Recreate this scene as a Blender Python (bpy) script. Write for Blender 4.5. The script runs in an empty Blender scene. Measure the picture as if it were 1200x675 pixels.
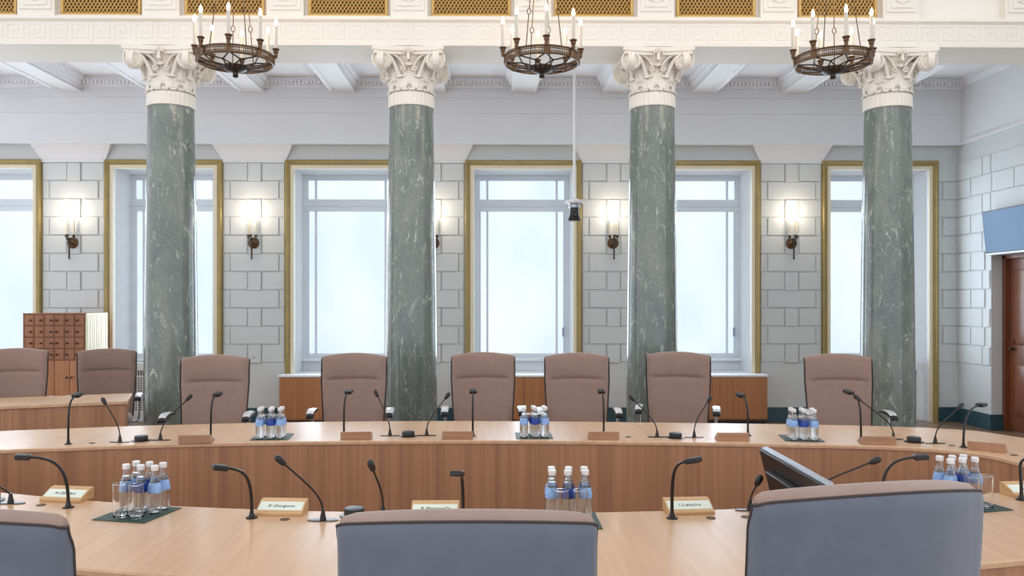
import bpy, math, random
from math import sin, cos, pi, radians as R, sqrt, atan2
from mathutils import Vector, Matrix

S = bpy.context.scene
COL = S.collection
random.seed(7)

# ------------------------------------------------------------------ camera
F, CX, CY, HC, YAW = 960.0, 588.0, 355.0, 1.63, R(0.6)
cam = bpy.data.cameras.new('camera')
cam.sensor_width = 36.0
cam.lens = F / 1200 * 36
cam.shift_x = (600 - CX) / 1200
cam.shift_y = (CY - 337.5) / 1200
cam.clip_end = 200
co = bpy.data.objects.new('camera', cam)
COL.objects.link(co)
co.location = (0, 0, HC)
co.rotation_euler = (pi / 2, 0, -YAW)
S.camera = co


def ray(px, py):
    u, v = (px - CX) / F, (CY - py) / F
    return Vector((u * cos(YAW) + sin(YAW), cos(YAW) - u * sin(YAW), v))


def P(px, py, z=0.75):
    "point of the horizontal plane z seen at this pixel"
    d = ray(px, py)
    return Vector((0, 0, HC)) + d * ((z - HC) / d.z)


def A(px, py, Y):
    "point of the frontal plane Y seen at this pixel"
    d = ray(px, py)
    return Vector((0, 0, HC)) + d * (Y / d.y)


# ------------------------------------------------------------------ mesh builder
class MB:
    def __init__(s):
        s.v, s.f = [], []

    def add(s, vs, fs, M=None):
        n = len(s.v)
        s.v += [tuple(M @ Vector(p)) if M is not None else tuple(p) for p in vs]
        s.f += [tuple(i + n for i in f) for f in fs]
        return s

    def box(s, x0, x1, y0, y1, z0, z1, M=None):
        return s.add([(x0, y0, z0), (x1, y0, z0), (x1, y1, z0), (x0, y1, z0), (x0, y0, z1), (x1, y0, z1), (x1, y1, z1), (x0, y1, z1)],
                     [(3, 2, 1, 0), (4, 5, 6, 7), (0, 1, 5, 4), (1, 2, 6, 5), (2, 3, 7, 6), (3, 0, 4, 7)], M)

    def frus(s, b, t, z0, z1, M=None):
        "frustum from rectangle b=(x0,x1,y0,y1) at z0 to t at z1"
        return s.add([(b[0], b[2], z0), (b[1], b[2], z0), (b[1], b[3], z0), (b[0], b[3], z0), (t[0], t[2], z1), (t[1], t[2], z1), (t[1], t[3], z1), (t[0], t[3], z1)],
                     [(3, 2, 1, 0), (4, 5, 6, 7), (0, 1, 5, 4), (1, 2, 6, 5), (2, 3, 7, 6), (3, 0, 4, 7)], M)

    def block(s, x0, x1, z0, z1, y0, y1, c=0.006):
        "raised block on a wall facing -y: y1 wall plane, y0 proud face, chamfered rim"
        return s.add([(x0, y1, z0), (x1, y1, z0), (x1, y1, z1), (x0, y1, z1), (x0 + c, y0, z0 + c), (x1 - c, y0, z0 + c), (x1 - c, y0, z1 - c), (x0 + c, y0, z1 - c)],
                     [(4, 5, 6, 7), (0, 1, 5, 4), (1, 2, 6, 5), (2, 3, 7, 6), (3, 0, 4, 7)])

    def tube(s, pts, r, seg=8, closed=False, M=None):
        pts = [Vector(p) for p in pts]
        n = len(pts)
        rr = r if isinstance(r, (list, tuple)) else [r] * n
        vs, fs, up = [], [], None
        for i, p in enumerate(pts):
            if closed:
                t = pts[(i + 1) % n] - pts[i - 1]
            else:
                t = pts[min(i + 1, n - 1)] - pts[max(i - 1, 0)]
            t.normalize()
            if up is None:
                a = Vector((0, 0, 1)) if abs(t.z) < 0.9 else Vector((1, 0, 0))
                up = (a - t * a.dot(t)).normalized()
            else:
                up = (up - t * up.dot(t)).normalized()
            w = t.cross(up)
            for k in range(seg):
                an = 2 * pi * k / seg
                vs.append(p + (up * cos(an) + w * sin(an)) * rr[i])
        for i in range(n if closed else n - 1):
            j = (i + 1) % n
            for k in range(seg):
                l = (k + 1) % seg
                fs.append((i * seg + k, i * seg + l, j * seg + l, j * seg + k))
        if not closed:
            fs.append(tuple(range(seg - 1, -1, -1)))
            fs.append(tuple((n - 1) * seg + k for k in range(seg)))
        return s.add(vs, fs, M)

    def lathe(s, prof, seg=24, M=None, cap=True):
        vs, fs = [], []
        n = len(prof)
        for r, z in prof:
            for k in range(seg):
                a = 2 * pi * k / seg
                vs.append((r * cos(a), r * sin(a), z))
        for i in range(n - 1):
            for k in range(seg):
                l = (k + 1) % seg
                fs.append((i * seg + k, i * seg + l, (i + 1) * seg + l, (i + 1) * seg + k))
        if cap:
            fs.append(tuple(range(seg - 1, -1, -1)))
            fs.append(tuple((n - 1) * seg + k for k in range(seg)))
        return s.add(vs, fs, M)

    def ell(s, c, rx, ry, rz, seg=12, rings=8, M=None):
        T = Matrix.Translation(c) @ (M if M is not None else Matrix.Identity(4)) @ Matrix.Diagonal((rx, ry, rz, 1))
        return s.lathe([(max(cos(-pi / 2 + pi * i / rings), 0.02), sin(-pi / 2 + pi * i / rings)) for i in range(rings + 1)], seg, T)

    def grid(s, rows, closed=False, M=None):
        m = len(rows[0])
        vs = [p for r in rows for p in r]
        fs = []
        for i in range(len(rows) - 1):
            for k in range(m if closed else m - 1):
                l = (k + 1) % m
                fs.append((i * m + k, i * m + l, (i + 1) * m + l, (i + 1) * m + k))
        return s.add(vs, fs, M)

    def prism(s, poly, z0, z1, M=None):
        n = len(poly)
        vs = [(x, y, z0) for x, y in poly] + [(x, y, z1) for x, y in poly]
        fs = [tuple(range(n - 1, -1, -1)), tuple(range(n, 2 * n))] + [(i, (i + 1) % n, n + (i + 1) % n, n + i) for i in range(n)]
        return s.add(vs, fs, M)

    def build(s, name, mat, parent=None, bevel=0, sharp=35, loc=None, rz=0, segs=2):
        me = bpy.data.meshes.new(name)
        me.from_pydata(s.v, [], s.f)
        me.update()
        me.polygons.foreach_set('use_smooth', [True] * len(me.polygons))
        try:
            me.set_sharp_from_angle(angle=R(sharp))
        except Exception:
            pass
        me.materials.append(mat)
        o = bpy.data.objects.new(name, me)
        COL.objects.link(o)
        if parent is not None:
            o.parent = parent
        if loc is not None:
            o.location = loc
        if rz:
            o.rotation_euler.z = rz
        if bevel:
            b = o.modifiers.new('soft edges', 'BEVEL')
            b.width = bevel
            b.segments = segs
            b.limit_method = 'ANGLE'
            b.angle_limit = R(40)
        return o


def tag(o, label, cat, group=None):
    o['label'] = label
    o['category'] = cat
    if group:
        o['group'] = group
    return o


def thing(name, label, cat, loc=(0, 0, 0), rz=0, group=None):
    o = bpy.data.objects.new(name, None)
    o.empty_display_size = 0.1
    COL.objects.link(o)
    o.location = loc
    o.rotation_euler.z = rz
    return tag(o, label, cat, group)


def struct(o):
    o['kind'] = 'structure'
    return o


def copy_tree(o, parent=None):
    c = o.copy()
    COL.objects.link(c)
    if parent is not None:
        c.parent = parent
    for ch in list(o.children):
        copy_tree(ch, c)
    return c


def place(first, loc, rz, label, group=None):
    "first use moves the original, later uses are copies"
    o = first['_o'] if not first.get('used') else copy_tree(first['_o'])
    first['used'] = True
    o.location = loc
    o.rotation_euler.z = rz
    o['label'] = label
    if group:
        o['group'] = group
    return o


def bez(p0, p1, p2, p3, n=14):
    out = []
    for i in range(n + 1):
        t = i / n
        out.append(p0 * (1 - t) ** 3 + p1 * 3 * t * (1 - t) ** 2 + p2 * 3 * t * t * (1 - t) + p3 * t ** 3)
    return out


def catmull(pts, n=8, closed=True):
    out, N = [], len(pts)
    for i in range(N if closed else N - 1):
        if closed:
            a, b, c, d = pts[i - 1], pts[i], pts[(i + 1) % N], pts[(i + 2) % N]
        else:
            a, b, c, d = pts[max(i - 1, 0)], pts[i], pts[i + 1], pts[min(i + 2, N - 1)]
        for k in range(n):
            t = k / n
            out.append(tuple(0.5 * (2 * b[j] + (c[j] - a[j]) * t + (2 * a[j] - 5 * b[j] + 4 * c[j] - d[j]) * t * t + (3 * b[j] - a[j] - 3 * c[j] + d[j]) * t ** 3) for j in range(len(b))))
    if not closed:
        out.append(tuple(pts[-1]))
    return out


# ------------------------------------------------------------------ materials
def lin(c):
    return tuple(((x / 255) / 12.92 if x / 255 <= 0.04045 else ((x / 255 + 0.055) / 1.055) ** 2.4) for x in c) + (1,)


class NT:
    def __init__(s, name):
        s.m = bpy.data.materials.new(name)
        s.m.use_nodes = True
        s.t = s.m.node_tree
        s.b = s.t.nodes['Principled BSDF']

    def n(s, typ, **kw):
        nd = s.t.nodes.new(typ)
        for k, v in kw.items():
            if k in nd.inputs:
                nd.inputs[k].default_value = v
            else:
                setattr(nd, k, v)
        return nd

    def l(s, a, b):
        s.t.links.new(a, b)

    def coords(s, scale=(1, 1, 1), rot=(0, 0, 0), world=True):
        mp = s.n('ShaderNodeMapping')
        mp.inputs['Scale'].default_value = scale
        mp.inputs['Rotation'].default_value = rot
        if world:
            g = s.n('ShaderNodeNewGeometry')
            s.l(g.outputs['Position'], mp.inputs['Vector'])
        else:
            g = s.n('ShaderNodeTexCoord')
            s.l(g.outputs['Object'], mp.inputs['Vector'])
        return mp.outputs['Vector']

    def noise(s, vec, scale=1, detail=4, rough=0.55, dist=0):
        nd = s.n('ShaderNodeTexNoise')
        nd.inputs['Scale'].default_value = scale
        nd.inputs['Detail'].default_value = detail
        nd.inputs['Roughness'].default_value = rough
        nd.inputs['Distortion'].default_value = dist
        s.l(vec, nd.inputs['Vector'])
        return nd.outputs['Fac']

    def ramp(s, fac, stops):
        r = s.n('ShaderNodeValToRGB')
        el = r.color_ramp.elements
        while len(el) < len(stops):
            el.new(0.5)
        for e, (p, c) in zip(el, stops):
            e.position = p
            e.color = c
        s.l(fac, r.inputs['Fac'])
        return r.outputs['Color']

    def mix(s, fac, a, b, mode='MIX'):
        m = s.n('ShaderNodeMix', data_type='RGBA', blend_type=mode)
        for val, i in ((fac, 0), (a, 6), (b, 7)):
            if hasattr(val, 'links'):
                s.l(val, m.inputs[i])
            else:
                m.inputs[i].default_value = val
        return m.outputs[2]

    def bump(s, h, strength=0.2, dist=0.01):
        b = s.n('ShaderNodeBump')
        b.inputs['Strength'].default_value = strength
        b.inputs['Distance'].default_value = dist
        s.l(h, b.inputs['Height'])
        s.l(b.outputs['Normal'], s.b.inputs['Normal'])


def plain(name, rgb, rough=0.5, metal=0.0, spec=0.5, vary=0.04, scale=6, bump=0.0, bscale=200):
    n = NT(name)
    c = lin(rgb)
    v = n.coords()
    f = n.noise(v, scale, 3)
    n.l(n.ramp(f, [(0.3, tuple(x * (1 - vary) for x in c[:3]) + (1,)), (0.7, tuple(min(x * (1 + vary), 1) for x in c[:3]) + (1,))]), n.b.inputs['Base Color'])
    n.b.inputs['Roughness'].default_value = rough
    n.b.inputs['Metallic'].default_value = metal
    n.b.inputs['Specular IOR Level'].default_value = spec
    if bump:
        n.bump(n.noise(v, bscale, 2), bump, 0.002)
    return n.m


def wood(name, light, dark, grain, rough=0.35, coat=0.0, rot=(0, 0, 0), world=True, blotch=0.35):
    n = NT(name)
    v = n.coords(grain, rot, world)
    f1 = n.noise(v, 1.0, 5, 0.6, 0.4)
    f2 = n.noise(n.coords(tuple(g * 0.25 for g in grain), rot, world), 1.0, 2)
    a = n.ramp(f1, [(0.32, lin(dark)), (0.68, lin(light))])
    b = n.ramp(f2, [(0.35, lin(dark)), (0.65, lin(light))])
    n.l(n.mix(blotch, a, b), n.b.inputs['Base Color'])
    n.b.inputs['Roughness'].default_value = rough
    n.b.inputs['Coat Weight'].default_value = coat
    n.b.inputs['Coat Roughness'].default_value = 0.12
    n.bump(f1, 0.05, 0.001)
    return n.m


def emit(name, rgb, strength, base=(230, 230, 230)):
    n = NT(name)
    n.b.inputs['Base Color'].default_value = lin(base)
    n.b.inputs['Emission Color'].default_value = lin(rgb)
    n.b.inputs['Emission Strength'].default_value = strength
    n.b.inputs['Roughness'].default_value = 0.4
    return n.m


M = {}
M['plaster'] = plain('white_plaster', (229, 222, 210), 0.6, vary=0.02)
M['wall'] = plain('grey_wall_paint', (204, 207, 206), 0.55, vary=0.02, scale=3)
M['upper'] = plain('off_white_upper_wall_paint', (226, 226, 227), 0.55, vary=0.02, scale=3)
M['ceil'] = plain('white_ceiling_paint', (243, 243, 245), 0.6, vary=0.02)
M['reveal'] = plain('white_window_paint', (232, 235, 238), 0.45, vary=0.02)
M['sash'] = plain('pale_sash_paint', (222, 229, 235), 0.4, vary=0.02)
M['cream'] = plain('cream_paint', (226, 214, 186), 0.5, vary=0.02)
M['gold'] = plain('dull_gold', (152, 132, 78), 0.42, 0.2, vary=0.12, scale=9)
M['brassmesh'] = plain('brass_lattice', (200, 160, 92), 0.4, 0.3, vary=0.1, scale=30)
M['darkback'] = plain('dark_vent_void', (62, 48, 30), 0.8)
M['teal'] = plain('teal_baseboard_paint', (44, 76, 86), 0.35, vary=0.05)
M['taupe'] = plain('taupe_fabric', (150, 125, 114), 0.85, vary=0.05, scale=14, bump=0.25, bscale=700, spec=0.2)
M['grey'] = plain('slate_grey_fabric', (100, 105, 117), 0.85, vary=0.05, scale=14, bump=0.25, bscale=700, spec=0.2)
for k_ in ('taupe', 'grey'):
    b_ = M[k_].node_tree.nodes['Principled BSDF']
    b_.inputs['Sheen Weight'].default_value = 0.35
    b_.inputs['Sheen Roughness'].default_value = 0.5
M['piping'] = plain('dark_piping', (62, 52, 50), 0.7)
M['black'] = plain('black_plastic', (26, 24, 25), 0.38, vary=0.1)
M['blackmetal'] = plain('black_metal', (30, 26, 26), 0.3, 0.2, vary=0.1)
M['chrome'] = plain('brushed_chrome', (205, 208, 212), 0.22, 0.95, vary=0.03)
M['armplate'] = plain('polished_aluminium', (222, 224, 228), 0.3, 0.3, vary=0.02)
M['silver'] = plain('silver_plastic', (170, 178, 190), 0.3, 0.5, vary=0.03)
M['bronze'] = plain('aged_bronze', (96, 70, 46), 0.42, 0.55, vary=0.2, scale=40)
M['darkbronze'] = plain('dark_bronze', (66, 54, 46), 0.4, 0.5, vary=0.2, scale=40)
M['candle'] = plain('ivory_candle_sleeve', (204, 196, 182), 0.45, vary=0.02)
M['mat'] = plain('green_leather', (22, 58, 50), 0.5, vary=0.08, scale=30, bump=0.1, bscale=400)
M['paper'] = plain('pale_paper', (224, 232, 222), 0.6, vary=0.01)
M['ink'] = plain('dark_ink', (44, 56, 70), 0.6)
M['label'] = plain('blue_bottle_label', (142, 178, 228), 0.4, vary=0.2, scale=60)
M['labeldark'] = plain('deep_blue_bottle_label', (30, 62, 150), 0.4, vary=0.15, scale=60)
M['cap'] = plain('white_bottle_cap', (232, 230, 230), 0.4, vary=0.02)
M['white'] = plain('white_plastic', (232, 232, 232), 0.35, vary=0.02)
M['grommet'] = plain('bronze_grommet', (92, 78, 58), 0.45, 0.4, vary=0.1)
M['screenblue'] = emit('blue_standby_screen', (62, 122, 180), 0.5, (10, 16, 24))
M['bulb'] = emit('lit_candle_bulb', (255, 244, 222), 7.0)
M['oaktop'] = wood('oak_tabletop', (212, 176, 142), (195, 155, 121), (34, 1.6, 3), 0.36, 0.05)
M['oakpanel'] = wood('oak_front_panel', (185, 137, 104), (152, 108, 79), (42, 42, 0.7), 0.45)
M['cabwood'] = wood('cabinet_veneer', (186, 128, 84), (160, 102, 62), (26, 26, 0.8), 0.4)
M['catwood'] = wood('mahogany_doors', (164, 108, 68), (132, 80, 48), (20, 20, 1.6), 0.38)
M['doorwood'] = wood('dark_door_wood', (136, 82, 52), (96, 52, 32), (22, 22, 0.9), 0.35, 0.1)
M['plateoak'] = wood('plate_holder_oak', (214, 176, 128), (188, 146, 98), (3, 60, 60), 0.4)
M['plateback'] = wood('plate_holder_back_oak', (184, 142, 112), (158, 116, 90), (4, 60, 60), 0.4)


def make_marble():
    n = NT('green_marble')
    vd = n.coords((1.6, 1.6, 0.8), (0.5, 0.3, 0.3))
    big = n.noise(vd, 2.0, 6, 0.62, 0.8)
    base = n.ramp(big, [(0.3, lin((88, 98, 96))), (0.5, lin((109, 117, 112))), (0.72, lin((138, 143, 133)))])
    fine = n.noise(n.coords((1, 1, 1)), 70, 3, 0.7)
    base = n.mix(0.35, base, n.ramp(fine, [(0.35, lin((84, 93, 89))), (0.65, lin((142, 147, 136)))]))

    def mul(a, b):
        m = n.n('ShaderNodeMath', operation='MULTIPLY')
        n.l(a, m.inputs[0])
        if hasattr(b, 'links'):
            n.l(b, m.inputs[1])
        else:
            m.inputs[1].default_value = b
        return m.outputs[0]

    # short pale slanting flecks
    fl = n.noise(n.coords((26, 26, 8), (0.5, 0.75, 0.4)), 1.0, 3, 0.6, 0.6)
    fleck = n.ramp(fl, [(0.60, (0, 0, 0, 1)), (0.71, (1, 1, 1, 1))])
    base = n.mix(mul(fleck, 0.5), base, lin((198, 202, 192)))
    # a few long thin veins
    w = n.noise(n.coords((1.7, 1.7, 0.8), (0.6, 0.8, 0.2)), 2.4, 5, 0.6, 0.9)
    ab = n.n('ShaderNodeMath', operation='SUBTRACT')
    n.l(w, ab.inputs[0])
    ab.inputs[1].default_value = 0.5
    ab2 = n.n('ShaderNodeMath', operation='ABSOLUTE')
    n.l(ab.outputs[0], ab2.inputs[0])
    vein = n.ramp(ab2.outputs[0], [(0.0, (1, 1, 1, 1)), (0.011, (0, 0, 0, 1))])
    gate = n.ramp(n.noise(n.coords((1, 1, 1)), 4.5, 2), [(0.48, (0, 0, 0, 1)), (0.66, (1, 1, 1, 1))])
    n.l(n.mix(mul(mul(vein, gate), 0.8), base, lin((206, 210, 200))), n.b.inputs['Base Color'])
    n.b.inputs['Roughness'].default_value = 0.17
    n.b.inputs['Coat Weight'].default_value = 0.15
    n.b.inputs['Coat Roughness'].default_value = 0.05
    return n.m


M['marble'] = make_marble()


def make_pane():
    n = NT('frosted_window_glass')
    f = n.noise(n.coords((0.9, 1, 0.6)), 1.0, 2, 0.4)
    col = n.ramp(f, [(0.30, lin((212, 232, 249))), (0.5, lin((228, 242, 252))), (0.7, lin((240, 249, 254)))])
    n.l(col, n.b.inputs['Emission Color'])
    n.b.inputs['Base Color'].default_value = lin((70, 76, 82))
    n.b.inputs['Emission Strength'].default_value = 0.95
    n.b.inputs['Roughness'].default_value = 0.18
    return n.m


M['pane'] = make_pane()


def real_glass(name, ior, tint):
    n = NT(name)
    n.b.inputs['Base Color'].default_value = tint
    n.b.inputs['Transmission Weight'].default_value = 1.0
    n.b.inputs['Roughness'].default_value = 0.02
    n.b.inputs['IOR'].default_value = ior
    return n.m


M['water'] = real_glass('clear_water', 1.33, (0.97, 0.99, 1.0, 1))
def thin_glass(name, tint):
    n = NT(name)
    out = n.t.nodes['Material Output']
    tr = n.n('ShaderNodeBsdfTransparent')
    tr.inputs['Color'].default_value = tint
    gl = n.n('ShaderNodeBsdfGlossy')
    gl.inputs['Roughness'].default_value = 0.06
    lw = n.n('ShaderNodeLayerWeight')
    lw.inputs['Blend'].default_value = 0.5
    r = n.ramp(lw.outputs['Facing'], [(0.0, (0.08, 0.08, 0.08, 1)), (0.5, (0.22, 0.22, 0.22, 1)), (1.0, (0.85, 0.85, 0.85, 1))])
    mx = n.n('ShaderNodeMixShader')
    n.l(r, mx.inputs[0])
    n.l(tr.outputs[0], mx.inputs[1])
    n.l(gl.outputs[0], mx.inputs[2])
    n.l(mx.outputs[0], out.inputs['Surface'])
    return n.m


M['glass'] = thin_glass('clear_bottle_glass', (0.95, 0.97, 0.98, 1))
M['tumbler'] = real_glass('clear_tumbler_glass', 1.45, (0.99, 1.0, 1.0, 1))


def make_parquet():
    n = NT('parquet_floor')
    br = n.n('ShaderNodeTexBrick')
    br.inputs['Scale'].default_value = 1.0
    br.inputs['Brick Width'].default_value = 0.42
    br.inputs['Row Height'].default_value = 0.07
    br.inputs['Mortar Size'].default_value = 0.002
    br.inputs['Color1'].default_value = lin((150, 122, 98))
    br.inputs['Color2'].default_value = lin((118, 92, 72))
    br.inputs['Mortar'].default_value = lin((70, 52, 40))
    n.l(n.coords((1, 1, 1), (0, 0, R(45))), br.inputs['Vector'])
    n.l(br.outputs['Color'], n.b.inputs['Base Color'])
    n.b.inputs['Roughness'].default_value = 0.3
    return n.m


M['parquet'] = make_parquet()

# ------------------------------------------------------------------ plan of the room
YW = 11.2                   # back wall face
XR = 6.38                   # right wall face
XL = -8.15
BAY = 2.445
PIERS = [-0.81 + BAY * k for k in range(-3, 3)]          # -8.145 .. 4.08
WINS = [0.4125 + BAY * k for k in range(-3, 3)]          # -6.92 .. 5.30
GH, GW, CW = 0.796, 0.07, 0.04                           # gold frame half width, gold strip, cream strip
OH = GH - GW - CW                                        # half of the opening
ZT = 3.575                                               # top of the gold frame
ZOT = ZT - GW - CW
ZC = 3.775                                               # underside of the projecting upper wall
YU = 11.08                                               # upper wall face
ZB = 4.474                                               # beam soffit
ZP = 4.66                                                # coffer panel
WIN_NUMS = [1, 2, 3, 4, 5, 6]

# floor
struct(MB().box(XL - 0.4, 6.9, -1.5, 12.4, -0.1, 0.0).build('floor', M['parquet']))

# back wall: piers, the dado under the windows is inside the recesses
w = MB()
edges = []
x = XL
for c in WINS:
    w.box(x, c - OH, YW, YW + 0.62, 0, ZC)                # pier mass
    w.box(c - OH, c + OH, YW, YW + 0.62, ZOT, ZC)         # lintel
    w.box(c - OH, c + OH, YW + 0.56, YW + 0.62, 0, 0.80)  # thin wall under the sash
    x = c + OH
w.box(x, XR, YW, YW + 0.62, 0, ZC)
# projecting upper wall with its string lines
w.box(XL, XR, YU, YW + 0.62, ZC, 4.75)
w.box(XL, XR, YU - 0.025, YU, ZC, ZC + 0.03)
w.box(XL, XR, YU - 0.012, YU, ZC + 0.03, ZC + 0.055)
w.box(XL, XR, YU - 0.012, YU, 4.19, 4.203)
w.box(XL, XR, YU - 0.018, YU, 4.40, 4.425)
# rusticated blocks of every pier
ROW = 0.2474
ZR0 = 3.54
for c in PIERS:
    x0, x1 = c - (BAY / 2 - GH) + 0.012, c + (BAY / 2 - GH) - 0.012
    x0, x1 = max(x0, XL), min(x1, XR)
    if x1 - x0 < 0.5:
        continue
    for k in range(11):
        z1, z0 = ZR0 - ROW * k - 0.004, ZR0 - ROW * (k + 1) + 0.004
        W = x1 - x0
        if k % 2 == 0:
            cuts = [(0, 0.39, 0.017), (0.40, 0.62, 0.024), (0.63, 1, 0.017)]
        else:
            cuts = [(0, 0.105, 0.012), (0.115, 0.905, 0.022), (0.915, 1, 0.012)]
        for a, b, d in cuts:
            drop = 0.014 if d > 0.023 else 0.0          # the small middle stones hang a little lower
            w.block(x0 + W * a, x0 + W * b, z0 - drop, z1, YW - d - drop * 0.35, YW + 0.001)
# blocks between the last window and the corner
x0, x1 = WINS[-1] + GH + 0.01, XR - 0.002
for k in range(11):
    z1, z0 = ZR0 - ROW * k - 0.004, ZR0 - ROW * (k + 1) + 0.004
    if k % 2:
        w.block(x0, x0 + 0.055, z0, z1, YW - 0.012, YW + 0.001)
        w.block(x0 + 0.065, x1, z0, z1, YW - 0.018, YW + 0.001)
    else:
        w.block(x0, x1, z0, z1, YW - 0.015, YW + 0.001)
wall_back = struct(w.build('wall_back', M['wall'], sharp=20))
def upper_paint(o, z):
    "the wall above the string course has its own off-white paint"
    o.data.materials.append(M['upper'])
    for pg in o.data.polygons:
        if pg.center.z > z:
            pg.material_index = 1


upper_paint(wall_back, ZC - 0.01)
# flared pier heads under the projecting wall (cavetto)
cv = MB()
for c in PIERS:
    h = BAY / 2 - GH
    rows = []
    for i in range(9):
        t = i / 8
        e = 1 - sqrt(max(1 - t * t, 0))
        z = ZT - 0.015 + (ZC - ZT + 0.015) * (1 - (1 - t) ** 1.0)
        d = 0.018 + (YW - YU - 0.018) * (0.55 * t + 0.45 * e)
        hw = h + 0.115 * t
        rows.append([(c - hw, YW + 0.01, z), (c - hw, YW - d, z), (c + hw, YW - d, z), (c + hw, YW + 0.01, z)])
    cv.grid(rows)
    cv.box(c - h, c + h, YW - 0.03, YW, ZT - 0.035, ZT - 0.012)
cv.build('pier_heads', M['upper'], wall_back, sharp=50)
# baseboard along the back wall piers
bb = MB()
for c in PIERS:
    x0, x1 = c - (BAY / 2 - GH), c + (BAY / 2 - GH)
    bb.box(max(x0, XL), x1, YW - 0.03, YW, 0.0, 0.17)
    bb.box(max(x0, XL), x1, YW - 0.022, YW, 0.17, 0.20)
bb.box(WINS[-1] + GH, XR, YW - 0.03, YW, 0.0, 0.17)
bb.box(WINS[-1] + GH, XR, YW - 0.022, YW, 0.17, 0.20)
struct(bb.build('baseboard_back', M['teal'], bevel=0.004))

# ------------------------------------------------------------------ right wall with the door recess
YD1, YD0, XD, ZD = 10.43, 9.38, 6.58, 2.24
w = MB()
w.box(XR, XR + 0.5, YD1, YW + 0.62, 0, ZC)
w.box(XR, XR + 0.5, YD0, YD1, ZD, ZC)
w.box(XR, XR + 0.5, 5.0, YD0, 0, ZC)
w.box(XR, XR + 0.5, 5.0, YW + 0.62, ZC, 4.75)
w.box(XR - 0.03, XR, 5.0, YU, ZC + 0.0, ZC + 0.035)
w.box(XR - 0.016, XR, 5.0, YU, ZC + 0.035, ZC + 0.06)
for k in range(11):
    z1, z0 = ZR0 - ROW * k - 0.004, ZR0 - ROW * (k + 1) + 0.004
    cuts = [(YW - 0.004, 10.86), (10.85, 10.55)] if k % 2 else [(YW - 0.004, 10.60), (10.59, 10.44)]
    if z0 > ZD:
        cuts = ([(YW - 0.004, 10.86), (10.85, 10.40), (10.39, 9.95), (9.94, 9.2), (9.19, 8.6)] if k % 2
                else [(YW - 0.004, 10.60), (10.59, 10.42), (10.41, 9.7), (9.69, 9.0), (8.99, 8.4)])
    for a, b in cuts:
        Mx = Matrix(((0, 1, 0, XR - YW), (1, 0, 0, 0), (0, 0, 1, 0), (0, 0, 0, 1)))
        n0 = len(w.v)
        w.block(b, a, z0, z1, YW - 0.016, YW + 0.001)
        for i in range(n0, len(w.v)):
            vx, vy, vz = w.v[i]
            w.v[i] = (vy - YW + XR, vx, vz)
        w.f[-5:] = [tuple(reversed(f)) for f in w.f[-5:]]
wall_right = struct(w.build('wall_right', M['wall'], sharp=20))
upper_paint(wall_right, ZC - 0.01)
bb = MB()
bb.box(XR - 0.03, XR, YD1, YW - 0.03, 0, 0.17)
bb.box(XR - 0.022, XR, YD1, YW - 0.03, 0.17, 0.20)
bb.box(XR - 0.03, XD - 0.06, YD1 - 0.03, YD1, 0, 0.17)
bb.box(XR - 0.022, XD - 0.06, YD1 - 0.022, YD1, 0.17, 0.20)
struct(bb.build('baseboard_right', M['teal'], bevel=0.004))

door = struct(MB().box(XD, XD + 0.05, YD0 + 0.06, YD1 - 0.06, 0.01, ZD - 0.05).build('door_1', M['doorwood'], bevel=0.003))
fr = MB()
fr.box(XD - 0.06, XD + 0.06, YD1 - 0.06, YD1, 0, ZD)
fr.box(XD - 0.06, XD + 0.06, YD0, YD0 + 0.06, 0, ZD)
fr.box(XD - 0.06, XD + 0.06, YD0, YD1, ZD - 0.05, ZD)
fr.build('door_frame', M['doorwood'], door, bevel=0.004)
pn = MB()
for z0, z1 in ((0.2, 0.85), (1.1, 2.05)):
    for y0, y1 in ((YD0 + 0.17, (YD0 + YD1) / 2 - 0.05), ((YD0 + YD1) / 2 + 0.05, YD1 - 0.17)):
        pn.frus((y0, y1, z0, z1), (y0 + 0.03, y1 - 0.03, z0 + 0.03, z1 - 0.03), 0, 0.016, Matrix(((0, 0, -1, XD), (1, 0, 0, 0), (0, 1, 0, 0), (0, 0, 0, 1))))
pn.build('door_panels', M['doorwood'], door)
MB().lathe([(0.012, 0), (0.012, 0.03), (0.024, 0.035), (0.026, 0.05), (0.015, 0.062)], 14, Matrix.Translation((XD, YD1 - 0.15, 1.05)) @ Matrix.Rotation(-pi / 2, 4, 'Y')).build('door_handle', M['darkbronze'], door)
MB().box(XD - 0.006, XD, YD1 - 0.165, YD1 - 0.135, 1.10, 1.16).build('keyhole_plate', M['darkbronze'], door)

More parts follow.
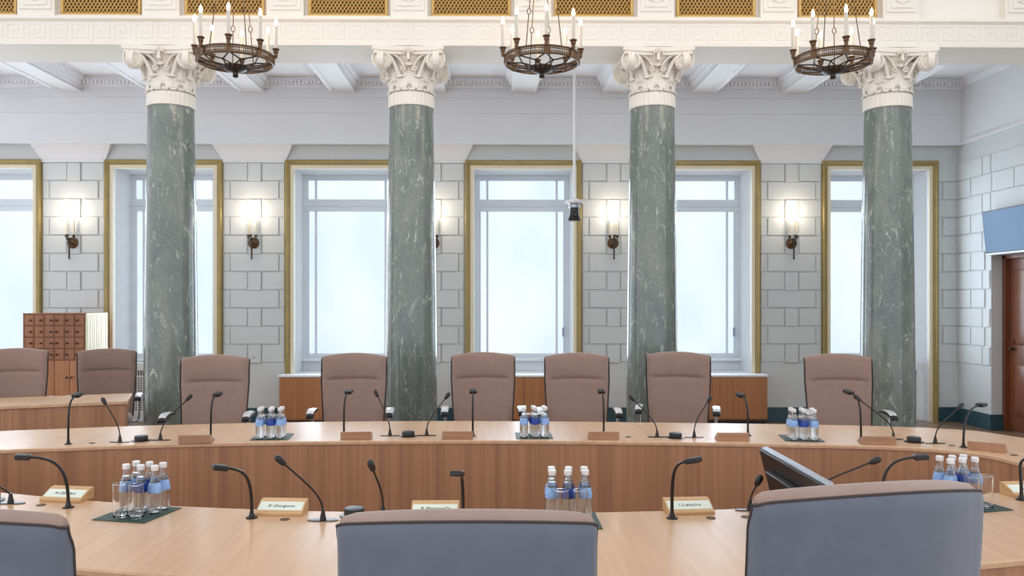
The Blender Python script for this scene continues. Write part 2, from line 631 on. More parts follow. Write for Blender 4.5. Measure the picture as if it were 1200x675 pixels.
# ------------------------------------------------------------------ windows
for n, c in zip(WIN_NUMS, WINS):
    YS = YW + 0.5          # sash plane
    fr = MB()
    a, b = c - OH, c + OH
    t, bot = ZOT - 0.0, 0.85
    fw = 0.085
    fr.box(a, a + fw, YS, YS + 0.06, bot, t)
    fr.box(b - fw, b, YS, YS + 0.06, bot, t)
    fr.box(a + fw, b - fw, YS, YS + 0.06, t - 0.09, t)
    fr.box(a + fw, b - fw, YS, YS + 0.06, bot, bot + 0.06)
    fr.box(a, b, YS - 0.012, YS + 0.06, 2.935, 3.105)
    fr.box(a, b, YS - 0.03, YS - 0.012, 3.005, 3.025)
    for s_ in (-1, 1):
        xm = c + s_ * (OH - fw - 0.105)
        fr.box(xm - 0.016, xm + 0.016, YS + 0.01, YS + 0.05, bot + 0.06, t - 0.09)
        # inner casement rim
        xe = c + s_ * (OH - fw - 0.006)
        fr.box(xe - 0.006, xe + 0.006, YS - 0.01, YS + 0.05, bot, 2.935)
    win = struct(fr.build('window_%d' % n, M['sash'], bevel=0.003))
    MB().box(a + 0.02, b - 0.02, YS + 0.026, YS + 0.034, bot + 0.02, t - 0.02).build('pane', M['pane'], win)
    rv = MB()             # white reveal lining
    rv.box(a, a + 0.012, YW - 0.01, YS, 0.0, t)
    rv.box(b - 0.012, b, YW - 0.01, YS, 0.0, t)
    rv.box(a + 0.012, b - 0.012, YW - 0.01, YS, t - 0.012, t)
    rv.box(a + 0.012, b - 0.012, YS - 0.0, YS + 0.06, 0.0, bot)
    rv.build('reveal', M['reveal'], win)
    sl = MB()
    sl.box(a + 0.012, b - 0.012, YS - 0.1, YS + 0.0, bot - 0.045, bot - 0.005)
    sl.build('window_sill', M['reveal'], win, bevel=0.008)
    cr = MB()
    zb = 0.0
    cr.box(a - CW, a + 0.004, YW - 0.03, YW + 0.01, zb, ZOT + CW)
    cr.box(b - 0.004, b + CW, YW - 0.03, YW + 0.01, zb, ZOT + CW)
    cr.box(a + 0.004, b - 0.004, YW - 0.03, YW + 0.01, ZOT - 0.004, ZOT + CW)
    cr.build('cream_lining', M['cream'], win)
    g = MB()
    prof = [(0.0, 0.0), (0.0, 0.05), (0.014, 0.062), (0.026, 0.062), (0.034, 0.048), (0.05, 0.044), (0.058, 0.034), (0.07, 0.034), (0.07, 0.0)]
    for sx in (-1, 1):
        vs = []
        for (o_, d) in prof:
            vs.append((c + sx * (GH - o_), YW - d, 0.0))
        for (o_, d) in prof:
            vs.append((c + sx * (GH - o_), YW - d, ZT - o_))
        k = len(prof)
        fs = [(i, i + 1, k + i + 1, k + i) for i in range(k - 1)]
        g.add(vs, fs if sx < 0 else [tuple(reversed(f)) for f in fs])
    vs = [(c - (GH - o_), YW - d, ZT - o_) for o_, d in prof] + [(c + (GH - o_), YW - d, ZT - o_) for o_, d in prof]
    g.add(vs, [(i, i + 1, k + i + 1, k + i) for i in range(k - 1)])
    g.build('gilt_frame', M['gold'], win, sharp=25)
    hd = MB().box(b - fw - 0.03, b - fw + 0.0, YS - 0.03, YS - 0.012, 1.15, 1.28)
    hd.box(b - fw - 0.02, b - fw - 0.01, YS - 0.05, YS - 0.03, 1.17, 1.26)
    hd.build('window_handle', M['silver'], win)

# window bench cabinets (windows 3 4 5) and radiator covers (windows 1 2 6)
for n, c, lab in ((3, WINS[2], 'wooden window bench cabinet with white top behind the chair left of the second column'),
                  (4, WINS[3], 'wooden window bench cabinet with white top behind the two central brown chairs'),
                  (5, WINS[4], 'wooden window bench cabinet with white top beside the chair with splayed armrests')):
    t = thing('bench_cabinet', lab, 'cabinet', (c, YW, 0), 0, 'wooden bench cabinets under the windows')
    cb = MB()
    cb.box(-0.82, 0.82, -0.25, -0.035, 0.06, 0.64)
    cb.build('body', M['cabwood'], t, bevel=0.003)
    for i in range(2):
        MB().box(-0.815 + i * 0.8175, -0.0025 + i * 0.8175, -0.268, -0.252, 0.08, 0.635).build('door', M['cabwood'], t, bevel=0.002)
    tp = MB().box(-0.83, 0.83, -0.275, -0.035, 0.64, 0.668)
    tp.box(-OH + 0.014, OH - 0.014, -0.035, 0.49, 0.64, 0.668)
    tp.build('top', M['reveal'], t, bevel=0.004)
    MB().box(-0.8, 0.8, -0.22, -0.06, 0.0, 0.06).build('plinth', M['black'], t)
for n, c, lab in ((1, WINS[0], 'white radiator cover under the window at the far left edge'),
                  (2, WINS[1], 'white radiator cover with square grid beside the first green column'),
                  (6, WINS[5], 'white radiator cover with dark slots beside the last green column')):
    t = thing('radiator_cover', lab, 'radiator', (c, YW, 0), 0, 'white radiator covers under the windows')
    b = MB()
    w2 = OH - 0.014
    b.box(-w2, w2, 0.10, 0.46, 0.70, 0.80)
    b.box(-w2, -w2 + 0.09, 0.10, 0.46, 0.0, 0.70)
    b.box(w2 - 0.09, w2, 0.10, 0.46, 0.0, 0.70)
    b.box(-w2 + 0.09, w2 - 0.09, 0.10, 0.46, 0.0, 0.14)
    b.build('cover', M['reveal'], t, bevel=0.004)
    MB().box(-w2 + 0.09, w2 - 0.09, 0.2, 0.3, 0.14, 0.70).build('radiator_core', M['darkback'], t)
    g = MB()
    k = 0
    xx = -w2 + 0.09
    while xx < w2 - 0.09:
        g.box(xx, xx + 0.011, 0.105, 0.118, 0.14, 0.70)
        xx += 0.033
    zz = 0.14
    while zz < 0.62:
        g.box(-w2 + 0.09, w2 - 0.09, 0.107, 0.116, zz, zz + 0.011)
        zz += 0.033
    g.box(-w2 + 0.09, w2 - 0.09, 0.107, 0.116, 0.61, 0.63)
    g.build('grille', M['reveal'], t)

# ------------------------------------------------------------------ coffered ceiling of the aisle
YA0, YA1, ZA = 8.10, 8.68, 4.165           # architrave front, rear, soffit
c = MB()
c.box(XL, XR, YA1 - 0.05, YU + 0.02, ZP, ZP + 0.1)
BX = [-0.81 + BAY / 2 * k for k in range(-6, 6)]
for bx in BX:
    h = 0.17
    c.box(bx - h, bx + h, YA1 - 0.02, YU + 0.01, ZB + 0.014, ZP + 0.01)
    c.box(bx - h, bx - h + 0.055, YA1 - 0.02, YU + 0.01, ZB, ZB + 0.02)
    c.box(bx + h - 0.055, bx + h, YA1 - 0.02, YU + 0.01, ZB, ZB + 0.02)
    c.box(bx - h + 0.055, bx + h - 0.055, YU - 0.09, YU + 0.01, ZB + 0.002, ZB + 0.02)
# stepped mouldings round each coffer
for i in range(len(BX)):
    x0 = BX[i] + 0.17
    x1 = (BX[i + 1] - 0.17) if i + 1 < len(BX) else XR
    for d, z0 in ((0.035, ZB + 0.075), (0.075, ZB + 0.125)):
        c.box(x0, x0 + d, YA1, YU, z0, ZP)
        c.box(x1 - d, x1, YA1, YU, z0, ZP)
        c.box(x0 + 0.002, x1 - 0.002, YU - d, YU, z0 + 0.002, ZP)
        c.box(x0 + 0.002, x1 - 0.002, 9.85, 9.85 + d * 0.6, z0 + 0.002, ZP)
        c.box(x0 + 0.002, x1 - 0.002, YA1, YA1 + d, z0 + 0.002, ZP)
    c.box(x0, x1, 9.70, 9.85, ZB + 0.05, ZP)
    # inner raised panel
    c.box(x0 + 0.2, x1 - 0.2, 10.1, 10.75, ZP - 0.02, ZP)
    # beads along the wall
    k = int((x1 - x0) / 0.05)
    for j in range(k):
        xx = x0 + (j + 0.25) * (x1 - x0) / k
        c.box(xx, xx + 0.026, YU - 0.115, YU - 0.07, ZB + 0.082, ZB + 0.126)
c.box(XL, XR, YU - 0.028, YU, ZB + 0.055, ZB + 0.079)
struct(c.build('ceiling', M['ceil'], sharp=20))

# ------------------------------------------------------------------ entablature
e = MB()
e.box(XL, XR, YA0, YA1, ZA, 4.42)
e.box(XL, XR, YA0 - 0.018, YA0 + 0.02, ZA + 0.002, ZA + 0.036)
e.box(XL, XR, YA0 - 0.012, YA0 + 0.02, 4.405, 4.418)
e.box(XL, XR, YA0 - 0.026, YA0 + 0.02, 4.418, 4.445)
e.box(XL, XR, YA0 + 0.08, YA1, 4.40, 5.6)              # frieze plane behind the grilles
GX = [-1.4425 + BAY / 2 * k for k in range(-4, 7)]
GHW = 0.395
for i, gx in enumerate(GX):
    # pilaster panel between two grilles
    x0, x1 = gx + GHW + 0.035, gx + BAY / 2 - GHW - 0.035
    e.box(x0, x1, YA0 + 0.005, YA0 + 0.09, 4.44, 5.5)
    e.box(x0 + 0.03, x1 - 0.03, YA0 - 0.007, YA0 + 0.09, 4.52, 5.45)
    e.box(x0 + 0.07, x1 - 0.07, YA0 - 0.016, YA0 + 0.09, 4.56, 5.40)
    e.box(gx - GHW - 0.035, gx + GHW + 0.035, YA0 + 0.03, YA0 + 0.09, 4.44, 4.475)
    # small relief palmette on the panel
    for a in range(-3, 4):
        xx, zz = (x0 + x1) / 2, 4.60
        e.tube([(xx, YA0 - 0.016, zz), (xx + 0.07 * sin(a * 0.4), YA0 - 0.022, zz + 0.09 * cos(a * 0.4))], [0.006, 0.013], 6)
# greek key frieze
KEY = ["11111110",
       "10000010",
       "10111010",
       "10101010",
       "10100010",
       "10111110",
       "10000000"]
cell = 0.0262
x = XL
zt = 4.393
while x < XR - 8 * cell:
    for r, row in enumerate(KEY):
        k = 0
        while k < 8:
            if row[k] == '1':
                j = k
                while j < 8 and row[j] == '1':
                    j += 1
                e.box(x + k * cell, x + j * cell, YA0 - 0.0038, YA0 + 0.002, zt - (r + 1) * cell, zt - r * cell)
                k = j
            else:
                k += 1
    x += 8 * cell
struct(e.build('trim_entablature', M['plaster'], sharp=20))

# brass vent grilles
def make_grille():
    t = thing('vent_grille', 'brass vent', 'vent grille')
    H = 0.36
    f = MB()
    f.box(-GHW, GHW, -0.03, 0.0, 0, 0.028)
    f.box(-GHW, GHW, -0.03, 0.0, H - 0.028, H)
    f.box(-GHW, -GHW + 0.028, -0.03, 0.0, 0.028, H - 0.028)
    f.box(GHW - 0.028, GHW, -0.03, 0.0, 0.028, H - 0.028)
    f.build('frame', M['brassmesh'], t, bevel=0.004)
    g = MB()
    p = 0.037
    x0, x1, z0, z1 = -GHW + 0.026, GHW - 0.026, 0.026, H - 0.026
    for s_ in (-1, 1):
        k = -30
        while k < 60:
            # line x = xs + s*(z-z0)*0.62
            xs = x0 + k * p
            za, zb = z0, z1
            sl = s_ * 0.62
            xa, xb = xs, xs + sl * (z1 - z0)
            pts = []
            if min(xa, xb) < x1 and max(xa, xb) > x0:
                for q in range(2):
                    pass
                if sl > 0:
                    if xa < x0: za = z0 + (x0 - xs) / sl
                    if xb > x1: zb = z0 + (x1 - xs) / sl
                else:
                    if xa > x1: za = z0 + (x1 - xs) / sl
                    if xb < x0: zb = z0 + (x0 - xs) / sl
                if zb - za > 0.01:
                    A_ = Vector((xs + sl * (za - z0), -0.012 - 0.003 * s_, za))
                    B_ = Vector((xs + sl * (zb - z0), -0.012 - 0.003 * s_, zb))
                    g.tube([A_, B_], 0.0066, 4)
            k += 1
    g.build('lattice', M['brassmesh'], t)
    MB().box(-GHW + 0.02, GHW - 0.02, -0.003, 0.0, 0.02, H - 0.02).build('backing', M['darkback'], t)
    return t


gr = {'_o': make_grille()}
names = ['brass vent grille at the far left edge, cut by the frame', 'brass vent grille to the left of the first chandelier', 'brass vent grille behind the candles of the first chandelier',
         'brass vent grille to the right of the first chandelier', 'brass vent grille just left of the middle chandelier', 'brass vent grille just right of the middle chandelier',
         'brass vent grille left of the third chandelier above the third column', 'brass vent grille behind the candles of the third chandelier', 'brass vent grille at the right end, above the last capital']
# grille centres along the frieze, two per bay
for i, lab in enumerate(names):
    gx = GX[0] + BAY / 2 * i
    place(gr, (gx, YA0 + 0.08, 4.475), 0, lab, 'brass vent grilles along the frieze')

# ------------------------------------------------------------------ columns
def make_column():
    t = thing('marble_column', 'column', 'column')
    b = MB()
    b.box(-0.32, 0.32, -0.32, 0.32, 0, 0.10)
    b.lathe([(0.31, 0.10), (0.32, 0.13), (0.31, 0.165), (0.30, 0.175), (0.29, 0.20), (0.31, 0.215), (0.305, 0.24), (0.275, 0.25)], 40)
    b.build('base', M['marble'], t, sharp=30)
    prof = []
    for i in range(25):
        u = i / 24
        r = 0.264 - 0.042 * (0.35 * u + 0.65 * u * u)
        prof.append((r, 0.25 + (3.605 - 0.25) * u))
    MB().lathe(prof, 48).build('shaft', M['marble'], t)
    cap = MB()
    # fluted collar
    ring0 = []
    for z, k in ((3.605, 1.0), (3.61, 1.05), (3.735, 1.03), (3.74, 1.0)):
        row = []
        for i in range(96):
            a = 2 * pi * i / 96
            fl = 0.006 if (i % 3 == 0 and 3.607 < z < 3.737) else 0
            row.append(((0.226 * k - fl) * cos(a), (0.226 * k - fl) * sin(a), z))
        ring0.append(row)
    cap.grid(ring0, closed=True)
    # bell
    cap.lathe([(0.205, 3.74), (0.206, 3.85), (0.215, 3.95), (0.24, 4.04), (0.275, 4.10)], 40)
    cp = cap.build('capital', M['plaster'], t, sharp=30)
    # astragal beads
    ab = MB()
    for i in range(20):
        a0 = 2 * pi * i / 20
        pts = [(0.236 * cos(a0 + 0.01 + 0.245 * j / 4), 0.236 * sin(a0 + 0.01 + 0.245 * j / 4), 3.757) for j in range(5)]
        ab.tube(pts, 0.011, 6)
    ab.build('bead_ring', M['plaster'], cp)
    # abacus with concave sides
    poly = []
    hw = 0.355
    for s_ in range(4):
        a = s_ * pi / 2
        for j in range(13):
            u = -1 + 2 * j / 12
            xx, yy = hw * u * 0.97, -(hw - 0.055 * (1 - u * u))
            poly.append((xx * cos(a) - yy * sin(a), xx * sin(a) + yy * cos(a)))
    ab = MB().prism(poly, 4.118, 4.163)
    ab.prism([(x * 0.955, y * 0.955) for x, y in poly], 4.085, 4.118)
    ab.build('abacus', M['plaster'], cp, sharp=40)
    # fleurons in the middle of each side
    for s_ in range(4):
        Rz = Matrix.Rotation(s_ * pi / 2, 4, 'Z')
        fl = MB()
        for j in range(-2, 3):
            fl.ell((0.02 * j, -0.315, 4.125 - abs(j) * 0.006), 0.011, 0.02, 0.034 - 0.004 * abs(j), 8, 6)
        fl.box(-0.012, 0.012, -0.32, -0.25, 4.03, 4.11)
        o = fl.build('fleuron', M['plaster'], cp)
        o.data.transform(Rz)
    # corner volutes: two scrolls per face
    for s_ in range(4):
        Rz = Matrix.Rotation(s_ * pi / 2, 4, 'Z')
        for sx in (-1, 1):
            v = MB()
            cx_, cz_, yy = sx * 0.262, 4.035, -0.285
            sp = []
            for i in range(44):
                u = i / 43
                a = pi / 2 - sx * (u * 2 * pi * 2.15)
                rr = 0.087 * (1 - u) ** 0.9 + 0.013
                sp.append((cx_ + rr * cos(a), yy - 0.006 - 0.022 * u, cz_ + rr * sin(a)))
            v.tube(sp, [0.013 - 0.004 * i / 43 for i in range(44)], 8)
            v.lathe([(0.096, 0), (0.096, 0.05), (0.06, 0.056), (0.02, 0.068)], 28, Matrix.Translation((cx_, yy + 0.045, cz_)) @ Matrix.Rotation(pi / 2, 4, 'X'))
            v.ell((cx_, yy - 0.03, cz_), 0.017, 0.014, 0.017, 10, 6)
            # canalis rising from the bell to the scroll
            v.tube(bez(Vector((sx * 0.035, -0.235, 3.94)), Vector((sx * 0.06, -0.25, 4.05)), Vector((sx * 0.13, -0.275, 4.10)), Vector((cx_, yy, 4.118)), 12), 0.014, 8)
            v.tube(bez(Vector((sx * 0.10, -0.225, 3.90)), Vector((sx * 0.13, -0.24, 3.97)), Vector((sx * 0.155, -0.26, 4.03)), Vector((cx_ - sx * 0.085, yy, 4.06)), 10), 0.018, 8)
            o = v.build('volute', M['plaster'], cp, sharp=45)
            o.data.transform(Rz)
    # acanthus foliage
    fo = MB()

    def leaf(ang, z0, h, wd, r0, out):
        rows = []
        nu, nv = 9, 11
        for j in range(nv):
            vv = j / (nv - 1)
            row = []
            lob = 1 + 0.16 * cos(vv * pi * 9)
            ww = wd * (sin(pi * min(0.18 + 0.82 * vv, 1.0)) ** 0.55 + 0.12 * (1 - vv)) * lob
            zz = z0 + h * (sin(vv * 1.95) / sin(1.57))
            rr = r0 + out * vv ** 2.6 + 0.012
            if vv > 0.82:
                zz -= (vv - 0.82) * 0.1
            for i in range(nu):
                uu = -1 + 2 * i / (nu - 1)
                rib = 0.010 * (1 - abs(uu)) + 0.005 * cos(uu * pi * 3)
                aa = ang + ww * uu / (r0 + 0.02)
                q = rr + rib - 0.018 * uu * uu * vv
                row.append((q * cos(aa), q * sin(aa), zz))
            rows.append(row)
        fo.grid(rows)

    for k in range(8):
        leaf(pi / 8 + k * pi / 4, 3.765, 0.13, 0.082, 0.208, 0.045)
    for k in range(8):
        leaf(k * pi / 4, 3.80, 0.205, 0.078, 0.206, 0.075)
    for k in range(4):
        leaf(pi / 4 + k * pi / 2, 3.84, 0.20, 0.06, 0.215, 0.13)
    # small helices facing each side
    for s_ in range(4):
        Rz = Matrix.Rotation(s_ * pi / 2, 4, 'Z')
        for sx in (-1, 1):
            sp = []
            for i in range(26):
                u = i / 25
                a = pi / 2 + sx * (u * 2 * pi * 1.4)
                rr = 0.026 * (1 - u) + 0.005
                sp.append(Rz @ Vector((sx * 0.06 + rr * cos(a), -0.262 - 0.01 * u, 3.955 + rr * sin(a))))
            fo.tube(sp, 0.008, 6)
    o = fo.build('acanthus_leaves', M['plaster'], cp, sharp=60)
    sd = o.modifiers.new('thickness', 'SOLIDIFY')
    sd.thickness = 0.006
    return t


CPOS = [(-3.281, 'green marble column nearest the brown drawer cabinet, first from the left'), (-0.836, 'green marble column between the two windows behind the second chair, second from left'),
        (1.632, 'green marble column overlapped by the chair with splayed armrests, third from left'), (4.055, 'green marble column nearest the brown door, last on the right')]
colm = {'_o': make_column()}
for x, lab in CPOS:
    place(colm, (x, 8.385, 0), 0, lab, 'green marble columns with white capitals')
# ------------------------------------------------------------------ conference table (one ring)
far_in = [(0, 527.3), (80, 524.3), (160, 521.3), (230, 519.6), (300, 518.2), (375, 517.2), (450, 516.5), (525, 516.1), (600, 516.2), (675, 516.7), (750, 517.5), (825, 518.5), (900, 519.9), (975, 521.2), (1040, 523.0), (1090, 525.6), (1130, 529.2), (1165, 534.4), (1200, 542.9)]
far_out = [(4, 504.9), (80, 502.0), (150, 499.3), (220, 497.3), (300, 495.4), (380, 494.2), (450, 493.5), (525, 493.3), (600, 493.5), (675, 494.0), (750, 494.8), (860, 496.1), (950, 497.5), (1020, 498.9), (1080, 501.0), (1120, 503.2), (1152, 505.8), (1200, 513.0)]
near_in = [(0, 576.9), (47, 581.1), (104, 586.2), (150, 589.4), (200, 592.3), (260, 595.0), (330, 597.6), (400, 599.2), (480, 600.3), (560, 600.9), (640, 600.8), (707, 600.0), (760, 598.8), (820, 597.4), (873, 595.6), (960, 591.6), (1050, 586.6), (1110, 582.3), (1154, 578.6), (1200, 573.8)]
near_out = [(82, 665.7), (174, 673.0), (280, 679.5), (400, 684.5), (520, 687.0), (640, 687.0), (760, 684.5), (880, 679.5), (1000, 672.5), (1080, 666.5), (1148, 660.0), (1200, 655.0)]


def W2(l):
    return [(p.x, p.y) for p in (P(a, b) for a, b in l)]


inner = W2(far_in) + [(2.985, 4.28), (2.93, 4.10), (2.76, 3.96)] + W2(near_in)[::-1] + [(-2.62, 3.90), (-2.95, 4.05), (-3.18, 4.35), (-3.2, 4.65), (-3.10, 4.82)]
outer = W2(far_out) + [(3.72, 5.02), (3.84, 4.5), (3.72, 3.85), (3.35, 3.35), (2.7, 3.02), (2.2, 2.89)] + W2(near_out)[::-1] + [(-2.0, 2.83), (-2.7, 2.98), (-3.4, 3.35), (-3.85, 3.95), (-3.98, 4.6), (-3.85, 5.2), (-3.6, 5.5)]
inner, outer = catmull(inner, 6), catmull(outer, 6)


def resample(loop, N):
    c0 = Vector((-0.15, 4.22))
    out = []
    pts = [Vector(p) - c0 for p in loop]
    angs = [atan2(p.y, p.x) for p in pts]
    n = len(pts)
    for i in range(N):
        # angles concentrated so that points spread evenly over the long sides
        th = 2 * pi * i / N
        d = Vector((3.2 * cos(th), 1.1 * sin(th))).normalized()
        best = None
        for k in range(n):
            a, b = pts[k], pts[(k + 1) % n]
            den = d.x * (b.y - a.y) - d.y * (b.x - a.x)
            if abs(den) < 1e-12:
                continue
            t = (a.x * (b.y - a.y) - a.y * (b.x - a.x)) / den
            u = (a.x * d.y - a.y * d.x) / den
            if t > 0 and -1e-6 <= u <= 1 + 1e-6 and (best is None or t > best):
                best = t
        out.append(c0 + d * best)
    return out


NT_ = 220
ri, ro = resample(inner, NT_), resample(outer, NT_)


def off(l, d):
    n = len(l)
    res = []
    for i in range(n):
        t = (l[(i + 1) % n] - l[i - 1]).normalized()
        res.append(l[i] + Vector((-t.y, t.x)) * d)
    return res


def loops(levels):
    "levels: list of (2d loop, z) bridged into a closed ring surface"
    m = MB()
    m.grid([[(p.x, p.y, z) for p in l] for l, z in levels] + [[(p.x, p.y, levels[0][1]) for p in levels[0][0]]], closed=True)
    return m


tb = thing('conference_table', 'large pale oak ring-shaped conference table with darker oak front panel', 'table', (0, 0, 0))
ZTOP = 0.75
c_ = 0.006
top = loops([(off(ri, -0.0), ZTOP - 0.022), (off(ri, 0), ZTOP - c_), (off(ri, -c_), ZTOP), (off(ro, c_), ZTOP), (off(ro, 0), ZTOP - c_), (off(ro, 0), ZTOP - 0.022)])
top.build('tabletop', M['oaktop'], tb, sharp=30)
pnl = loops([(off(ri, -0.008), 0.0), (off(ri, -0.008), ZTOP - 0.022), (off(ri, -0.035), ZTOP - 0.022), (off(ri, -0.035), 0.0)])
pnl.build('inner_panel', M['oakpanel'], tb, sharp=30)
pnl = loops([(off(ro, 0.035), 0.50), (off(ro, 0.035), ZTOP - 0.022), (off(ro, 0.010), ZTOP - 0.022), (off(ro, 0.010), 0.50)])
pnl.build('outer_apron', M['oakpanel'], tb, sharp=30)
for k in range(0, NT_, 20):
    a, b = ri[k].lerp(ro[k], 0.06), ri[k].lerp(ro[k], 0.9)
    d = (b - a).normalized()
    n_ = Vector((-d.y, d.x)) * 0.018
    MB().prism([tuple(a + n_), tuple(a - n_), tuple(b - n_), tuple(b + n_)], 0.0, ZTOP - 0.0222).build('support_panel', M['oakpanel'], tb)

# secretary table at the left, seen behind the ring
fr_, fl_ = P(150, 470), P(0, 476)
d = Vector((fl_.x - fr_.x, fl_.y - fr_.y)).normalized()
nrm = Vector((d.y, -d.x))
if nrm.y < 0:
    nrm = -nrm
SA = atan2(-d.y, -d.x)
tb2 = thing('secretary_table', 'small straight oak table with two brown chairs beside the first green column', 'table', (fr_.x, fr_.y, 0), SA)
L2, D2 = 2.3, 0.70
MB().box(-L2, 0, 0, D2, 0.72, 0.75).build('tabletop', M['oaktop'], tb2, bevel=0.005)
MB().box(-L2 + 0.02, -0.02, 0.015, 0.04, 0.0, 0.72).build('front_panel', M['oakpanel'], tb2)
for xx in (-L2 + 0.02, -0.05):
    MB().box(xx, xx + 0.03, 0.04, D2 - 0.35, 0.0, 0.72).build('end_panel', M['oakpanel'], tb2)
MB().box(-0.05, -0.02, D2 - 0.35, D2 - 0.02, 0.62, 0.72).build('end_rail', M['oakpanel'], tb2)

# ------------------------------------------------------------------ chairs
def make_chair():
    t = thing('conference_chair', 'chair', 'chair')
    H, Wd = 1.185, 0.275

    def back_pt(u, v, front, puff=0.0):
        "u -1..1 across, v 0..1 up the backrest; local +y is the sitter's front"
        zc = 0.47 + (H - 0.47) * v
        hw = Wd * (0.90 + 0.10 * min(v * 1.5, 1))
        x = hw * u
        z = zc - 0.028 * u * u * max(0, v - 0.55) / 0.45
        lean = -0.33 + 0.075 * (1 - v) ** 1.6
        wrap = 0.085 * u * u
        y = lean + wrap
        return Vector((x, y + (0.034 if front else -0.034) + puff, z))

    # front upholstery, rounded over the rim, with the seam under the head cushion
    nu, nv = 21, 36
    rows = []
    for j in range(nv):
        v = j / (nv - 1)
        row = []
        for i in range(nu):
            u = -1 + 2 * i / (nu - 1)
            seam = 0.688 + 0.012 * (1 - u * u) * -1
            pf = 0.016 * (1 - abs(u) ** 5)
            dv = v - seam
            if abs(u) < 0.9:
                pf -= 0.022 * math.exp(-(dv / 0.013) ** 2) * (1 - (abs(u) / 0.9) ** 6)
            if dv > 0:
                pf += 0.014 * sin(min(dv / 0.31, 1) * pi) * (1 - abs(u) ** 4)
            e = max(abs(u) - 0.93, 0) / 0.07
            ev = max(v - 0.965, 0) / 0.035
            pf -= 0.022 * (1 - sqrt(max(1 - e * e, 0))) + 0.012 * (1 - sqrt(max(1 - ev * ev, 0)))
            row.append(back_pt(u, v, True, pf))
        rows.append(row)
    b = MB()
    b.grid(rows)
    # rim and closing back face
    bk = []
    for j in range(nv):
        v = j / (nv - 1)
        bk.append([back_pt(-1 + 2 * i / (nu - 1), min(v, 0.975), False, 0.006) for i in range(nu)])
    b.grid([list(reversed(r)) for r in bk])
    top_f, top_b = rows[-1], bk[-1]
    mid = [(a + c) / 2 + Vector((0, 0.01, 0.010)) for a, c in zip(top_f, top_b)]
    b.grid([top_f, mid, top_b])
    for i, rev in ((0, True), (nu - 1, False)):
        lf = [r[i] for r in rows]
        lb = [r[i] for r in bk]
        sx = -1 if i == 0 else 1
        md = [(a + c) / 2 + Vector((0.006 * sx, 0, 0)) for a, c in zip(lf, lb)]
        g = [lf, md, lb]
        b.grid(g if rev else g[::-1])
        b.add([top_f[i], mid[i], top_b[i], md[-1]], [(0, 1, 3), (1, 2, 3)])
    b.grid([bk[0], rows[0]])
    back = b.build('backrest', M['taupe'], t, sharp=50)
    # grey rear panel wrapping round both upright edges
    pr = []
    cols = [(-1, 0.050), (-0.998, 0.03), (-0.985, 0.012), (-0.96, 0.002)] + [(-0.93 + 1.86 * i / 16, 0.0) for i in range(17)] + [(0.96, 0.002), (0.985, 0.012), (0.998, 0.03), (1, 0.050)]
    for j in range(nv):
        v = j / (nv - 1)
        row = []
        for u, fy in cols:
            p = back_pt(u, min(v, 0.985), False)
            p.y += -0.010 + fy
            k = max(abs(u) - 0.93, 0) / 0.07
            p.x += math.copysign(0.011 * min(k * 2, 1), u) if k > 0 else 0
            if v > 0.9:
                p.z -= 0.008 * k * k * (v - 0.9) / 0.1
                p.y -= 0.55 * fy * (v - 0.9) / 0.1
            if v > 0.93:
                p.y += 0.010 * ((v - 0.93) / 0.07) ** 2
            row.append(p)
        pr.append(row)
    g = MB()
    g.grid([list(reversed(r)) for r in pr])
    rim = pr[-1]
    o = g.build('rear_panel', M['grey'], t, sharp=60)
    o['label'] = 'slate grey fabric rear panel'
    # piping along the top and the upright edges of the rear panel
    loop = [r[0] for r in pr] + pr[-1][1:-1] + [r[-1] for r in reversed(pr)]
    MB().tube([p + Vector((0, 0.001, 0.001)) for p in loop], 0.0038, 6).build('piping', M['piping'], t)
    # seat
    s_ = MB()
    rows2 = []
    for z, k in ((0.425, 0.90), (0.43, 0.97), (0.46, 1.0), (0.50, 0.98), (0.515, 0.92), (0.52, 0.8), (0.522, 0.5), (0.522, 0.02)):
        row = []
        for i in range(40):
            a = 2 * pi * i / 40
            ca, sa = cos(a), sin(a)
            q = (abs(ca) ** 4 + abs(sa) ** 4) ** -0.25
            row.append((0.26 * k * q * ca, 0.02 + 0.245 * k * q * sa, z))
        rows2.append(row)
    s_.grid(rows2, closed=True)
    s_.add(rows2[0], [tuple(range(39, -1, -1))])
    s_.build('seat', M['taupe'], t, sharp=60)
    # arms: chrome post and curved pad
    for sx in (-1, 1):
        a = MB()
        a.tube([(sx * 0.25, 0.02, 0.44), (sx * 0.31, 0.02, 0.445), (sx * 0.328, 0.02, 0.48), (sx * 0.328, 0.02, 0.688)], 0.013, 10)
        ar = a.build('armrest', M['chrome'], t, sharp=60)
        pad = MB()
        rows3 = []
        for k in range(13):
            yy = -0.13 + 0.30 * k / 12
            zz = 0.692 + 0.018 * sin(pi * (k / 12) * 0.9 + 0.3) - (0.02 * ((k - 8) / 4) ** 2 if k > 8 else 0)
            ww = 0.031 + 0.007 * sin(pi * k / 12)
            rows3.append([(sx * 0.328 + ww * q, yy, zz + h) for q, h in ((-1, 0.004), (-0.85, 0.016), (0, 0.021), (0.85, 0.016), (1, 0.004), (0.85, -0.006), (-0.85, -0.006))])
        pad.grid(rows3, closed=True)
        pad.add(rows3[0], [tuple(range(7))])
        pad.add(rows3[-1], [tuple(range(6, -1, -1))])
        pad.build('arm_pad', M['black'], ar, sharp=50)
        tp = MB()
        tp.grid([[(x_, y_, z_ + 0.003) for x_, y_, z_ in r[1:4]] for r in rows3[2:12]])
        tp.build('arm_top_plate', M['armplate'], ar)
    st = MB()
    st.lathe([(0.05, 0.40), (0.03, 0.36), (0.026, 0.20), (0.036, 0.19), (0.04, 0.10), (0.05, 0.085)], 20)
    st.box(-0.12, 0.12, -0.12, 0.14, 0.395, 0.43)
    st.build('column', M['chrome'], t)
